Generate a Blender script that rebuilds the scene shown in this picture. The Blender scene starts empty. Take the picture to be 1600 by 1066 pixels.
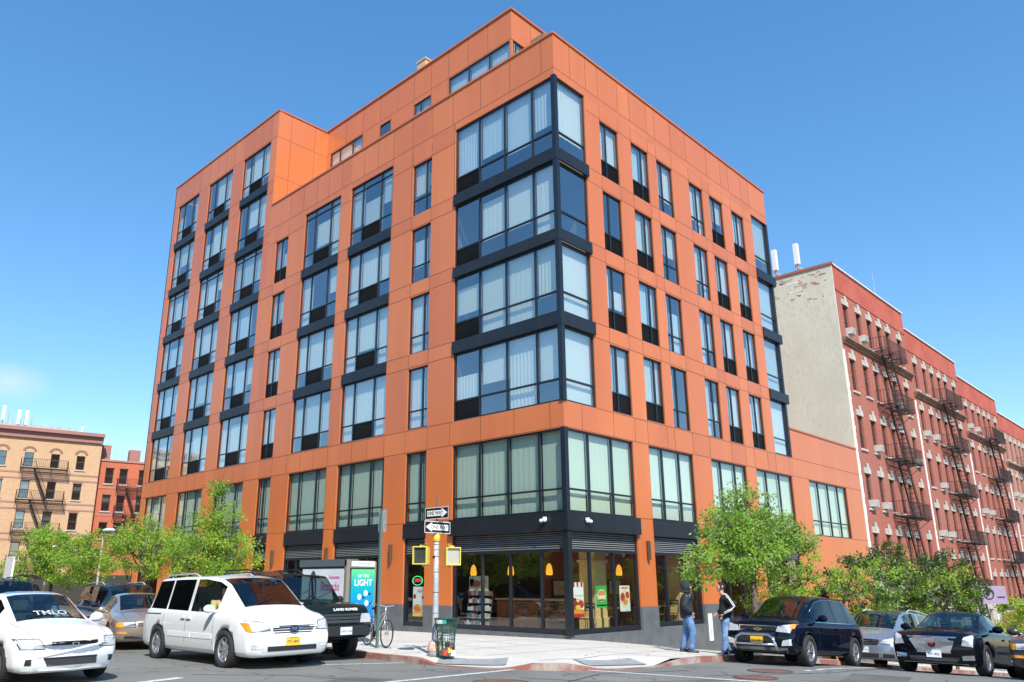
import bpy, bmesh, math, random
from mathutils import Vector, Matrix
from mathutils.bvhtree import BVHTree
R = math.radians
random.seed(7)
SC = bpy.context.scene
COL = SC.collection

# ------------------------------------------------------------ camera, world, sun, exposure
CAMLOC = Vector((-20.864, -16.494, 1.85))
cd = bpy.data.cameras.new('camera'); cam = bpy.data.objects.new('camera', cd); COL.objects.link(cam)
cam.location = CAMLOC; cam.rotation_euler = (R(90+15.856), 0, R(44.596-90))
cd.sensor_width = 36; cd.lens = 1211.4/1600*36; cd.shift_x = 0.031; cd.shift_y = 0.019
cd.clip_end = 6000; SC.camera = cam
SC.render.resolution_x = 1024; SC.render.resolution_y = 682
SC.view_settings.view_transform = 'Standard'; SC.view_settings.look = 'None'
SC.view_settings.exposure = 0.55; SC.view_settings.gamma = 1
SUN = Vector((-.50, -.80, 1.0)).normalized()
sd = bpy.data.lights.new('sun', 'SUN'); so = bpy.data.objects.new('sun', sd); COL.objects.link(so)
sd.energy = 4.3; sd.angle = R(.5); sd.color = (1, .95, .86)
so.rotation_euler = (-SUN).to_track_quat('-Z', 'Y').to_euler(); so.location = (-30, -50, 60)
W = bpy.data.worlds.new('World'); SC.world = W; W.use_nodes = True
wn = W.node_tree.nodes; wl = W.node_tree.links; wn.clear()
wo = wn.new('ShaderNodeOutputWorld'); wb = wn.new('ShaderNodeBackground'); wb.inputs[1].default_value = .15
sky = wn.new('ShaderNodeTexSky'); sky.sky_type = 'NISHITA'; sky.sun_disc = False
sky.sun_elevation = math.asin(SUN.z); sky.sun_rotation = math.atan2(SUN.x, SUN.y)
sky.air_density = 1.0; sky.dust_density = .2; sky.ozone_density = 2.2; sky.altitude = 20
wtc = wn.new('ShaderNodeTexCoord'); wmp = wn.new('ShaderNodeMapping'); wmp.inputs['Scale'].default_value = (2.2, 2.2, 9)
wns = wn.new('ShaderNodeTexNoise'); wns.inputs['Scale'].default_value = 2.3; wns.inputs['Detail'].default_value = 7
wcr = wn.new('ShaderNodeValToRGB'); wcr.color_ramp.elements[0].position = .60; wcr.color_ramp.elements[1].position = .78
wsx = wn.new('ShaderNodeSeparateXYZ'); wmr = wn.new('ShaderNodeMapRange')
wmr.inputs[1].default_value = .30; wmr.inputs[2].default_value = .12; wmr.inputs[3].default_value = 0; wmr.inputs[4].default_value = .35
wmu = wn.new('ShaderNodeMath'); wmu.operation = 'MULTIPLY'
wmx = wn.new('ShaderNodeMixRGB'); wmx.inputs[2].default_value = (4.2, 4.5, 4.9, 1)
wl.new(wtc.outputs['Generated'], wmp.inputs[0]); wl.new(wmp.outputs[0], wns.inputs[0]); wl.new(wns.outputs[0], wcr.inputs[0])
wl.new(wtc.outputs['Generated'], wsx.inputs[0]); wl.new(wsx.outputs[2], wmr.inputs[0])
wl.new(wcr.outputs[0], wmu.inputs[0]); wl.new(wmr.outputs[0], wmu.inputs[1]); wdp = wn.new('ShaderNodeVectorMath'); wdp.operation = 'DISTANCE'; wdp.inputs[1].default_value = (0.2257, 0.9511, 0.2107)
wm2 = wn.new('ShaderNodeMapping'); wm2.inputs['Scale'].default_value = (1, 1, 1.9); wm2.inputs['Location'].default_value = (0, 0, -0.1897)
wl.new(wtc.outputs['Generated'], wm2.inputs[0]); wl.new(wm2.outputs[0], wdp.inputs[0])
wr2 = wn.new('ShaderNodeMapRange'); wr2.inputs[1].default_value = .045; wr2.inputs[2].default_value = .005; wr2.inputs[4].default_value = .85; wl.new(wdp.outputs['Value'], wr2.inputs[0])
wn2 = wn.new('ShaderNodeTexNoise'); wn2.inputs['Scale'].default_value = 22; wn2.inputs['Detail'].default_value = 6; wl.new(wm2.outputs[0], wn2.inputs[0])
wc2 = wn.new('ShaderNodeMath'); wc2.operation = 'MULTIPLY'; wl.new(wr2.outputs[0], wc2.inputs[0]); wl.new(wn2.outputs[0], wc2.inputs[1])
wad = wn.new('ShaderNodeMath'); wad.operation = 'ADD'; wad.use_clamp = True; wl.new(wmu.outputs[0], wad.inputs[0]); wl.new(wc2.outputs[0], wad.inputs[1]); wl.new(wad.outputs[0], wmx.inputs[0])
whs = wn.new('ShaderNodeHueSaturation'); whs.inputs['Saturation'].default_value = 1.43; whs.inputs['Value'].default_value = 1.46
wgm = wn.new('ShaderNodeGamma'); wgm.inputs[1].default_value = .78; wl.new(sky.outputs[0], wgm.inputs[0]); wl.new(wgm.outputs[0], whs.inputs['Color']); wl.new(whs.outputs[0], wmx.inputs[1]); wl.new(wmx.outputs[0], wb.inputs[0]); wl.new(wb.outputs[0], wo.inputs[0])

# ------------------------------------------------------------ materials
MATS = {}
def nodes(name):
    m = bpy.data.materials.new(name); m.use_nodes = True; MATS[name] = m
    n = m.node_tree.nodes; l = m.node_tree.links; b = n['Principled BSDF']
    return m, n, l, b
def mat(name, col, rough=.6, metal=0, coat=0, noise=.0, nscale=8, bump=0, emit=None, es=1, spec=None, bscale=None, stretch=None):
    m, n, l, b = nodes(name)
    b.inputs['Base Color'].default_value = (*col, 1); b.inputs['Roughness'].default_value = rough
    b.inputs['Metallic'].default_value = metal; b.inputs['Coat Weight'].default_value = coat
    b.inputs['Coat Roughness'].default_value = .03
    if spec is not None: b.inputs['Specular IOR Level'].default_value = spec
    if emit: b.inputs['Emission Color'].default_value = (*emit, 1); b.inputs['Emission Strength'].default_value = es
    if noise or bump:
        tc = n.new('ShaderNodeTexCoord'); mp = n.new('ShaderNodeMapping'); l.new(tc.outputs['Object'], mp.inputs[0])
        if stretch: mp.inputs['Scale'].default_value = stretch
    if noise:
        t = n.new('ShaderNodeTexNoise'); t.inputs['Scale'].default_value = nscale; t.inputs['Detail'].default_value = 6; t.inputs['Roughness'].default_value = .65
        l.new(mp.outputs[0], t.inputs[0])
        cr = n.new('ShaderNodeValToRGB'); cr.color_ramp.elements[0].position = .3; cr.color_ramp.elements[1].position = .7
        cr.color_ramp.elements[0].color = (*[max(0, c*(1-noise)) for c in col], 1)
        cr.color_ramp.elements[1].color = (*[min(1, c*(1+noise)) for c in col], 1)
        l.new(t.outputs[0], cr.inputs[0]); l.new(cr.outputs[0], b.inputs['Base Color'])
    if bump:
        t2 = n.new('ShaderNodeTexNoise'); t2.inputs['Scale'].default_value = bscale or nscale*3; t2.inputs['Detail'].default_value = 4
        l.new(mp.outputs[0], t2.inputs[0])
        bp = n.new('ShaderNodeBump'); bp.inputs['Strength'].default_value = bump; bp.inputs['Distance'].default_value = .02
        l.new(t2.outputs[0], bp.inputs['Height']); l.new(bp.outputs[0], b.inputs['Normal'])
    return m
def two(name, c1, c2, s1, c3=None, s3=40, rough=.9, lo=.4, hi=.6, bump=.3, stretch=None, crack=False):
    """large-patch colour variation c1..c2, fine speckle towards c3"""
    m, n, l, b = nodes(name); b.inputs['Roughness'].default_value = rough
    tc = n.new('ShaderNodeTexCoord'); mp = n.new('ShaderNodeMapping'); l.new(tc.outputs['Object'], mp.inputs[0])
    if stretch: mp.inputs['Scale'].default_value = stretch
    t = n.new('ShaderNodeTexNoise'); t.inputs['Scale'].default_value = s1; t.inputs['Detail'].default_value = 8; t.inputs['Roughness'].default_value = .6
    l.new(mp.outputs[0], t.inputs[0]); cr = n.new('ShaderNodeValToRGB')
    cr.color_ramp.elements[0].position = lo; cr.color_ramp.elements[1].position = hi
    cr.color_ramp.elements[0].color = (*c1, 1); cr.color_ramp.elements[1].color = (*c2, 1); l.new(t.outputs[0], cr.inputs[0])
    out = cr.outputs[0]
    t2 = n.new('ShaderNodeTexNoise'); t2.inputs['Scale'].default_value = s3; t2.inputs['Detail'].default_value = 3; l.new(mp.outputs[0], t2.inputs[0])
    if c3:
        r2 = n.new('ShaderNodeValToRGB'); r2.color_ramp.elements[0].position = .5; r2.color_ramp.elements[1].position = .72
        l.new(t2.outputs[0], r2.inputs[0]); mx = n.new('ShaderNodeMixRGB'); mx.inputs[2].default_value = (*c3, 1)
        l.new(r2.outputs[0], mx.inputs[0]); l.new(out, mx.inputs[1]); out = mx.outputs[0]
    if crack:
        v = n.new('ShaderNodeTexVoronoi'); v.feature = 'DISTANCE_TO_EDGE'; v.inputs['Scale'].default_value = .35
        t4 = n.new('ShaderNodeTexNoise'); t4.inputs['Scale'].default_value = 1.5; t4.inputs['Detail'].default_value = 6
        ad = n.new('ShaderNodeMixRGB'); ad.blend_type = 'ADD'; ad.inputs[0].default_value = .9
        l.new(mp.outputs[0], t4.inputs[0]); l.new(mp.outputs[0], ad.inputs[1]); l.new(t4.outputs[1], ad.inputs[2]); l.new(ad.outputs[0], v.inputs[0])
        r3 = n.new('ShaderNodeValToRGB'); r3.color_ramp.elements[0].position = .002; r3.color_ramp.elements[1].position = .012
        r3.color_ramp.elements[0].color = (.5, .5, .5, 1); r3.color_ramp.elements[1].color = (1, 1, 1, 1); l.new(v.outputs[0], r3.inputs[0])
        mm = n.new('ShaderNodeMixRGB'); mm.blend_type = 'MULTIPLY'; mm.inputs[0].default_value = 1; l.new(out, mm.inputs[1]); l.new(r3.outputs[0], mm.inputs[2]); out = mm.outputs[0]
    l.new(out, b.inputs['Base Color'])
    if bump:
        bp = n.new('ShaderNodeBump'); bp.inputs['Strength'].default_value = bump; bp.inputs['Distance'].default_value = .01
        l.new(t2.outputs[0], bp.inputs['Height']); l.new(bp.outputs[0], b.inputs['Normal'])
    return m
def brick(name, c1, c2, mortar, dirt=(.2, .1, .08), w=.21, h=.075, dscale=.5):
    m, n, l, b = nodes(name); b.inputs['Roughness'].default_value = .9
    tc = n.new('ShaderNodeTexCoord'); sx = n.new('ShaderNodeSeparateXYZ'); l.new(tc.outputs['Object'], sx.inputs[0])
    ad = n.new('ShaderNodeMath'); l.new(sx.outputs[0], ad.inputs[0]); l.new(sx.outputs[1], ad.inputs[1])
    cb = n.new('ShaderNodeCombineXYZ'); l.new(ad.outputs[0], cb.inputs[0]); l.new(sx.outputs[2], cb.inputs[1])
    br = n.new('ShaderNodeTexBrick'); br.inputs['Scale'].default_value = 1; br.inputs['Brick Width'].default_value = w; br.inputs['Row Height'].default_value = h
    br.inputs['Mortar Size'].default_value = .008; br.inputs['Color1'].default_value = (*c1, 1); br.inputs['Color2'].default_value = (*c2, 1); br.inputs['Mortar'].default_value = (*mortar, 1)
    l.new(cb.outputs[0], br.inputs[0])
    t = n.new('ShaderNodeTexNoise'); t.inputs['Scale'].default_value = dscale; t.inputs['Detail'].default_value = 8
    mp = n.new('ShaderNodeMapping'); mp.inputs['Scale'].default_value = (1, 1, .45); l.new(tc.outputs['Object'], mp.inputs[0]); l.new(mp.outputs[0], t.inputs[0])
    cr = n.new('ShaderNodeValToRGB'); cr.color_ramp.elements[0].position = .48; cr.color_ramp.elements[1].position = .75; l.new(t.outputs[0], cr.inputs[0])
    mx = n.new('ShaderNodeMixRGB'); mx.inputs[2].default_value = (*dirt, 1)
    ml = n.new('ShaderNodeMath'); ml.operation = 'MULTIPLY'; ml.inputs[1].default_value = .55; l.new(cr.outputs[0], ml.inputs[0]); l.new(ml.outputs[0], mx.inputs[0])
    l.new(br.outputs[0], mx.inputs[1]); l.new(mx.outputs[0], b.inputs['Base Color'])
    bp = n.new('ShaderNodeBump'); bp.inputs['Strength'].default_value = .25; bp.inputs['Distance'].default_value = .01
    l.new(br.outputs[1], bp.inputs['Height']); bp.invert = True; l.new(bp.outputs[0], b.inputs['Normal'])
    return m
def glass(name, tint, f0=.16, f1=.9, rough=.0, wob=.02):
    m, n, l, b = nodes(name); n.remove(b); o = n['Material Output']
    tr = n.new('ShaderNodeBsdfTransparent'); tr.inputs[0].default_value = (*tint, 1)
    gl = n.new('ShaderNodeBsdfGlossy'); gl.inputs['Roughness'].default_value = rough; gl.inputs[0].default_value = (.95, .98, 1, 1)
    lw = n.new('ShaderNodeLayerWeight'); lw.inputs[0].default_value = .5; pw = n.new('ShaderNodeMath'); pw.operation = 'POWER'; pw.inputs[1].default_value = 3.2; l.new(lw.outputs['Facing'], pw.inputs[0])
    mr = n.new('ShaderNodeMapRange'); mr.inputs[3].default_value = f0; mr.inputs[4].default_value = f1; l.new(pw.outputs[0], mr.inputs[0])
    mx = n.new('ShaderNodeMixShader'); l.new(mr.outputs[0], mx.inputs[0]); l.new(tr.outputs[0], mx.inputs[1]); l.new(gl.outputs[0], mx.inputs[2]); l.new(mx.outputs[0], o.inputs[0])
    if wob:
        tc = n.new('ShaderNodeTexCoord'); t = n.new('ShaderNodeTexNoise'); t.inputs['Scale'].default_value = .9; l.new(tc.outputs['Object'], t.inputs[0])
        bp = n.new('ShaderNodeBump'); bp.inputs['Strength'].default_value = wob*10; bp.inputs['Distance'].default_value = .02; l.new(t.outputs[0], bp.inputs['Height'])
        l.new(bp.outputs[0], gl.inputs['Normal'])
    return m
def paint(name, col, metal=0, rough=.35):
    if max(col) < .1: rough = .6
    return mat(name, col, rough, metal, coat=(.6 if max(col) < .1 else 1.0), spec=(.0 if max(col) < .1 else .5))

def orange_mat(nm, k, g):
    m = two(nm, (.56*k, .143*k*g, .030*k), (.625*k, .167*k*g, .038*k), .6, None, 25, rough=.5, bump=.03, lo=.35, hi=.65, stretch=(1, 1, .12))
    _b = m.node_tree.nodes['Principled BSDF']; _b.inputs['Coat Weight'].default_value = .45; _b.inputs['Coat IOR'].default_value = 1.75; _b.inputs['Coat Roughness'].default_value = .25; return m
ORANGE = orange_mat('orange_panel', 1, 1); ORANGE2 = orange_mat('orange_panel_light', 1.05, 1.03); ORANGE3 = orange_mat('orange_panel_deep', .94, .97)
JOINT = mat('panel_joint', (.14, .05, .03), .8)
COPING = mat('coping_metal', (.50, .14, .05), .5)
DARK = mat('dark_metal', (.012, .014, .018), .42, .0, noise=.3, nscale=2, stretch=(1, 1, .2))
FRAME = mat('window_frame_metal', (.012, .016, .022), .35)
BRKP = None
LOUV = mat('louver_black', (.014, .012, .012), .55)
LOUV2 = mat('louver_slat_metal', (.34, .35, .36), .4, .3)
GRANITE = two('granite', (.085, .092, .10), (.115, .122, .13), 2, (.17, .18, .19), 90, rough=.55, bump=.05)
GLS = glass('facade_glass', (.90, .95, .94), .30, .9)
GLS2 = glass('second_floor_glass', (.84, .92, .87), .13, .8)
GLSHOP = glass('shop_glass', (.82, .86, .84), .10, .85)
GLD = glass('tenement_glass', (.5, .55, .58), .22, .9)
BLIND = [mat('blind_%s' % k, c, .9) for k, c in (('white', (.70, .74, .68)), ('cream', (.64, .67, .57)), ('grey', (.52, .58, .54)), ('blue', (.56, .66, .70)))]
ROOM = mat('room_wall', (.16, .15, .13), .9)
ROOMD = mat('room_dark', (.05, .045, .04), .9)
CONC = mat('roof_concrete', (.3, .29, .27), .9)
WHITE = mat('white_paint', (.78, .78, .76), .5)
STONE = two('limestone', (.42, .39, .33), (.56, .53, .46), 1.2, (.30, .28, .24), 14, rough=.85)
STUCCO = two('grey_stucco', (.52, .49, .41), (.66, .625, .53), .3, (.53, .48, .39), 6, rough=.95, lo=.3, hi=.7, bump=.25, stretch=(1, 1, .5))
BRK1 = brick('red_brick', (.35, .092, .060), (.42, .118, .078), (.33, .15, .11), dirt=(.36, .18, .14))
BRKTAN = brick('tan_brick', (.56, .33, .17), (.66, .42, .24), (.5, .36, .24), dirt=(.52, .32, .17))
BRK2 = brick('orange_red_brick', (.55, .12, .055), (.62, .16, .07), (.42, .17, .1), dirt=(.42, .13, .08))
BRKBR = brick('brown_brick', (.30, .19, .11), (.36, .24, .14), (.3, .24, .17), dirt=(.25, .17, .1))
ASPH = two('asphalt', (.12, .12, .112), (.20, .198, .18), .33, (.25, .248, .225), 55, rough=.9, bump=.5, lo=.3, hi=.7, crack=True)
WALK = two('sidewalk_concrete', (.52, .495, .44), (.62, .59, .53), .5, (.44, .415, .36), 30, rough=.9, bump=.15, lo=.3, hi=.7)
WALKJ = mat('walk_joint', (.27, .26, .24), .95)
CURBM = two('curb_red_paint', (.30, .10, .07), (.42, .36, .31), 1.7, (.25, .2, .17), 20, rough=.9, lo=.45, hi=.62)
STEELG = two('curb_steel', (.25, .25, .25), (.4, .39, .37), 2, rough=.6)
LINE = two('road_paint', (.66, .66, .63), (.50, .50, .48), 2.5, (.28, .28, .27), 14, rough=.8, lo=.45, hi=.75, bump=0)
IRON = mat('fire_escape_iron', (.035, .022, .022), .6)
IRONR = mat('fire_escape_maroon', (.10, .035, .035), .6)
RUST = two('rust_iron', (.16, .07, .05), (.22, .11, .08), 3, (.08, .05, .04), 60, rough=.8)
YEL = mat('signal_yellow', (.80, .50, .06), .5, noise=.12, nscale=12)
ZINC = two('galvanised', (.30, .31, .32), (.44, .45, .46), 6, (.56, .56, .56), 30, rough=.5, bump=.1)
RUB = mat('tyre_rubber', (.022, .022, .024), .85, noise=.3, nscale=30)
RIM = mat('rim_alloy', (.62, .63, .65), .25, .85)
CHROME = mat('chrome', (.8, .8, .82), .12, 1)
CARGL = glass('car_glass', (.42, .52, .50), .07, .55, wob=0)
CARGLD = glass('car_glass_dark', (.04, .05, .055), .06, .5, wob=0)
LAMPG = mat('headlamp_lens', (.62, .66, .70), .08, .2, coat=1, noise=.35, nscale=30)
AMBER = mat('amber_lens', (.85, .32, .03), .15, coat=1)
REDL = mat('red_lens', (.5, .02, .02), .15, coat=1)
BLK = mat('black_plastic', (.018, .018, .02), .55)
SEAT = mat('car_seat', (.12, .125, .12), .8)
PLATE = mat('plate_yellow', (.85, .52, .03), .4)
PLATEW = mat('plate_white', (.75, .78, .82), .4)
INK = mat('ink_dark', (.02, .03, .09), .5)
INKB = mat('ink_black', (.01, .01, .01), .5)
WPAINT = mat('sign_white', (.88, .88, .86), .4)

# ------------------------------------------------------------ helpers
def tag(o, label, cat, group=None, kind=None):
    if kind: o['kind'] = kind
    if label: o['label'] = label
    if cat: o['category'] = cat
    if group: o['group'] = group
    return o
def struct(o):
    o['kind'] = 'structure'; return o
def empty(name, loc=(0, 0, 0), rz=0, label=None, cat=None, group=None):
    o = bpy.data.objects.new(name, None); COL.objects.link(o); o.location = loc; o.rotation_euler = (0, 0, rz)
    o.empty_display_size = .1
    return tag(o, label, cat, group)
class MB:
    def __init__(s, f=None): s.v = []; s.f = []; s.m = []; s.tf = f
    def pt(s, p):
        s.v.append(tuple(s.tf(*p)) if s.tf else tuple(p)); return len(s.v)-1
    def face(s, pts, m=0):
        s.f.append([s.pt(p) for p in pts]); s.m.append(m)
    def box(s, x0, y0, z0, x1, y1, z1, m=0):
        i = [s.pt(p) for p in ((x0, y0, z0), (x1, y0, z0), (x1, y1, z0), (x0, y1, z0), (x0, y0, z1), (x1, y0, z1), (x1, y1, z1), (x0, y1, z1))]
        for q in ((0, 3, 2, 1), (4, 5, 6, 7), (0, 1, 5, 4), (1, 2, 6, 5), (2, 3, 7, 6), (3, 0, 4, 7)): s.f.append([i[k] for k in q]); s.m.append(m)
    def bar(s, a, b, r=.02, m=0, n=4, r2=None):
        a = Vector(a); b = Vector(b); d = b-a
        if d.length < 1e-6: return
        d.normalize(); u = d.orthogonal().normalized()
        if abs(d.z) < .9:
            u = Vector((0, 0, 1)).cross(d).normalized()
        w = d.cross(u); r2 = r if r2 is None else r2; A = []; B = []
        for k in range(n):
            t = 2*math.pi*(k+.5)/n; o = u*math.cos(t)+w*math.sin(t)
            A.append(s.pt(a+o*r)); B.append(s.pt(b+o*r2))
        for k in range(n): j = (k+1) % n; s.f.append([A[k], A[j], B[j], B[k]]); s.m.append(m)
        s.f.append(A[::-1]); s.m.append(m); s.f.append(B); s.m.append(m)
    def tube(s, pts, r, m=0, n=6):
        rs = r if isinstance(r, (list, tuple)) else [r]*len(pts)
        pts = [Vector(p) for p in pts]; rings = []; u = None
        for i, p in enumerate(pts):
            d = (pts[min(i+1, len(pts)-1)]-pts[max(i-1, 0)]).normalized()
            u = d.orthogonal().normalized() if u is None else (u-d*u.dot(d)).normalized()
            w = d.cross(u); rings.append([s.pt(p+(u*math.cos(2*math.pi*k/n)+w*math.sin(2*math.pi*k/n))*rs[i]) for k in range(n)])
        for a, b in zip(rings, rings[1:]):
            for k in range(n): j = (k+1) % n; s.f.append([a[k], a[j], b[j], b[k]]); s.m.append(m)
        s.f.append(rings[0][::-1]); s.m.append(m); s.f.append(rings[-1]); s.m.append(m)
    def lathe(s, prof, n=24, m=0, axis='z', c=(0, 0, 0), closed=False):
        rings = []
        for r, h in prof:
            ring = []
            for k in range(n):
                t = 2*math.pi*k/n; a = r*math.cos(t); b = r*math.sin(t)
                p = (a, b, h) if axis == 'z' else ((a, h, b) if axis == 'y' else (h, a, b))
                ring.append(s.pt((p[0]+c[0], p[1]+c[1], p[2]+c[2])))
            rings.append(ring)
        if closed: rings.append(rings[0])
        for a, b in zip(rings, rings[1:]):
            for k in range(n): j = (k+1) % n; s.f.append([a[k], a[j], b[j], b[k]]); s.m.append(m)
    def ball(s, c, r, n=12, m=0):
        rx, ry, rz = r if isinstance(r, (tuple, list)) else (r, r, r); rings = []
        for i in range(n//2+1):
            a = math.pi*i/(n//2)-math.pi/2
            rings.append([s.pt((c[0]+rx*math.cos(a)*math.cos(2*math.pi*k/n), c[1]+ry*math.cos(a)*math.sin(2*math.pi*k/n), c[2]+rz*math.sin(a))) for k in range(n)])
        for a, b in zip(rings, rings[1:]):
            for k in range(n): j = (k+1) % n; s.f.append([a[k], a[j], b[j], b[k]]); s.m.append(m)
    def build(s, name, mats, parent=None, smooth=False, bevel=0, loc=None, rot=None, kind=None, label=None):
        me = bpy.data.meshes.new(name); me.from_pydata(s.v, [], s.f)
        mats = mats if isinstance(mats, (list, tuple)) else [mats]
        for q in mats: me.materials.append(q)
        me.polygons.foreach_set('material_index', s.m)
        if smooth: me.polygons.foreach_set('use_smooth', [True]*len(s.f))
        bm = bmesh.new(); bm.from_mesh(me); bmesh.ops.recalc_face_normals(bm, faces=bm.faces)
        if bevel: bmesh.ops.bevel(bm, geom=bm.edges[:], offset=bevel, segments=2, affect='EDGES', profile=.7)
        bm.to_mesh(me); bm.free(); me.update()
        o = bpy.data.objects.new(name, me); COL.objects.link(o)
        if parent: o.parent = parent
        if loc: o.location = loc
        if rot: o.rotation_euler = rot
        if kind: o['kind'] = kind
        if label: o['label'] = label
        return o
def text(name, s, size, m, parent, mtx, ext=.002, align='CENTER', sx=1):
    c = bpy.data.curves.new(name, 'FONT'); c.body = s; c.size = size; c.extrude = ext; c.align_x = align; c.align_y = 'CENTER'; c.resolution_u = 2; c.offset = size*.012
    t = bpy.data.objects.new(name, c); me = bpy.data.meshes.new_from_object(t); bpy.data.objects.remove(t); bpy.data.curves.remove(c)
    me.transform(mtx @ Matrix.Diagonal((sx, 1, 1, 1))); me.materials.clear(); me.materials.append(m)
    o = bpy.data.objects.new(name, me); COL.objects.link(o); o.parent = parent; return o
def TM(loc, right, up):
    r = Vector(right).normalized(); u = Vector(up).normalized(); n = r.cross(u)
    M = Matrix((r, u, n)).transposed().to_4x4(); M.translation = Vector(loc); return M
def copy_tree(o, parent=None):
    c = o.copy(); COL.objects.link(c)
    if parent: c.parent = parent
    for ch in o.children: copy_tree(ch, c)
    return c

# ------------------------------------------------------------ ground
KX = [-300, -60, -13, -3, -1.8, .74, 4, 10, 28, 45, 100, 300]
KZ = [4, 1.2, .195, -.01, -.07, -.235, -.55, -1.13, -2.8, -4.2, -8, -15]
def G(x, y):
    for i in range(len(KX)-1):
        if x <= KX[i+1] or i == len(KX)-2:
            t = (x-KX[i])/(KX[i+1]-KX[i]); z = KZ[i]+(KZ[i+1]-KZ[i])*t; break
    return z-.012*max(y, 0)
def SW(x, y):   # sidewalk surface
    return G(x, y)+.13+.015*min(max(y+6, 0), 6)*min(max((x+8)/8, 0), 1)
def frange(a, b, s):
    n = max(1, int(round((b-a)/s))); return [a+(b-a)*i/n for i in range(n+1)]
def sheet(name, xs, ys, fz, m, inside=None):
    mb = MB(); idx = {}
    for i, x in enumerate(xs):
        for j, y in enumerate(ys): idx[i, j] = mb.pt((x, y, fz(x, y)))
    for i in range(len(xs)-1):
        for j in range(len(ys)-1):
            if inside and not inside((xs[i]+xs[i+1])/2, (ys[j]+ys[j+1])/2): continue
            mb.f.append([idx[i, j], idx[i+1, j], idx[i+1, j+1], idx[i, j+1]]); mb.m.append(0)
    return struct(mb.build(name, m, smooth=True))
xs = sorted(set([-900, -600, -300, -150, -100, -80]+frange(-60, 60, 1)+KX+[80, 100, 130, 170, 220, 300, 500, 900]))
ys = sorted(set([-900, -500, -300, -150, -100]+frange(-60, 60, 2)+[80, 110, 150, 200, 300, 500, 900]))
sheet('road', xs, ys, G, ASPH)
# sidewalk block outline (corner with a rounded curb), clockwise list of curb points
CXL, CYR = -9.05, -6.55
curb = [(CXL, 44), (CXL, -2.0)]
for k in range(1, 9):
    a = k/9*math.pi/2; curb.append((CXL+3.6-3.6*math.cos(a), -2.95-3.6*math.sin(a)))
curb += [(-5.2, CYR), (140, CYR)]
def dense(pts, s=1.2):
    out = [pts[0]]
    for a, b in zip(pts, pts[1:]):
        d = math.hypot(b[0]-a[0], b[1]-a[1]); n = max(1, int(d/s))
        out += [(a[0]+(b[0]-a[0])*i/n, a[1]+(b[1]-a[1])*i/n) for i in range(1, n+1)]
    return out
cp = dense(curb[:2], 1.2)+dense(curb[1:-1], .22)[1:]+dense(curb[-2:], 1.2)[1:]
RAMPS = ((-8.75, -4.2, 1.0), (-6.0, -6.3, 1.1))
def ramp(x, y):
    q = 0
    for a, b, r in RAMPS:
        d = math.hypot(x-a, y-b)/r; q = max(q, 1-max(0, d-.75)/.6) if d < 1.35 else q
    return min(q, 1)
def curbtop(x, y): return SW(x, y)-.115*ramp(x, y)
mb = MB(); mc = MB()
inn = []
for i, (x, y) in enumerate(cp):
    # offset inward by .15
    a = Vector(cp[max(0, i-1)]); b = Vector(cp[min(len(cp)-1, i+1)]); d = (b-a).normalized(); nrm = Vector((-d.y, d.x))
    inn.append((x+nrm.x*.15, y+nrm.y*.15))
for i in range(len(cp)-1):
    (x0, y0), (x1, y1) = cp[i], cp[i+1]; (u0, v0), (u1, v1) = inn[i], inn[i+1]
    mc.face([(x0, y0, G(x0, y0)-.1), (x1, y1, G(x1, y1)-.1), (x1, y1, curbtop(x1, y1)), (x0, y0, curbtop(x0, y0))])
    mc.face([(u0, v0, curbtop(u0, v0)), (u1, v1, curbtop(u1, v1)), (u1, v1, curbtop(u1, v1)-.3), (u0, v0, curbtop(u0, v0)-.3)])
    mc.face([(x0, y0, curbtop(x0, y0)), (x1, y1, curbtop(x1, y1)), (u1, v1, curbtop(u1, v1)), (u0, v0, curbtop(u0, v0))])
struct(mc.build('curb', CURBM))
bm = bmesh.new()
bv = [bm.verts.new((x, y, 0)) for x, y in inn]+[bm.verts.new((140, 44, 0))]
bm.faces.new(bv)
for x in frange(-9, -4, .25)+frange(-4, 60, 1.0): bmesh.ops.bisect_plane(bm, geom=bm.verts[:]+bm.edges[:]+bm.faces[:], plane_co=(x+.013, 0, 0), plane_no=(1, 0, 0))
for y in frange(-6.5, -3, .25)+frange(-3, 14, .8): bmesh.ops.bisect_plane(bm, geom=bm.verts[:]+bm.edges[:]+bm.faces[:], plane_co=(0, y+.011, 0), plane_no=(0, 1, 0))
for v in bm.verts: v.co.z = curbtop(v.co.x, v.co.y)
me = bpy.data.meshes.new('sidewalk'); bm.to_mesh(me); bm.free(); me.materials.append(WALK)
swo = bpy.data.objects.new('sidewalk', me); COL.objects.link(swo); struct(swo)
# joints of the sidewalk flags
def strip(mb, a, b, w, f, dz, s=.7, m=0):
    d = Vector((b[0]-a[0], b[1]-a[1])); L = d.length; d.normalize(); nn = Vector((-d.y, d.x))*w/2; n = max(1, int(L/s)); pr = None
    for i in range(n+1):
        x = a[0]+(b[0]-a[0])*i/n; y = a[1]+(b[1]-a[1])*i/n
        q = ((x+nn.x, y+nn.y), (x-nn.x, y-nn.y)); q = [(p[0], p[1], f(*p)+dz) for p in q]
        if pr: mb.face([pr[0], pr[1], q[1], q[0]], m)
        pr = q
mj = MB()
for k in range(24):
    y = -5.0+1.6*k
    strip(mj, (CXL+.17 if y > -2.6 else -7.4, y), (-.02 if y > 0 else 30, y), .025, curbtop, .006)
for k in range(20):
    x = -7.3+1.6*k
    strip(mj, (x, CYR+.17 if x > -5.4 else -2.7), (x, -.02 if x > 0 else 30), .025, curbtop, .006)
struct(mj.build('sidewalk_joints', WALKJ))
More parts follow.
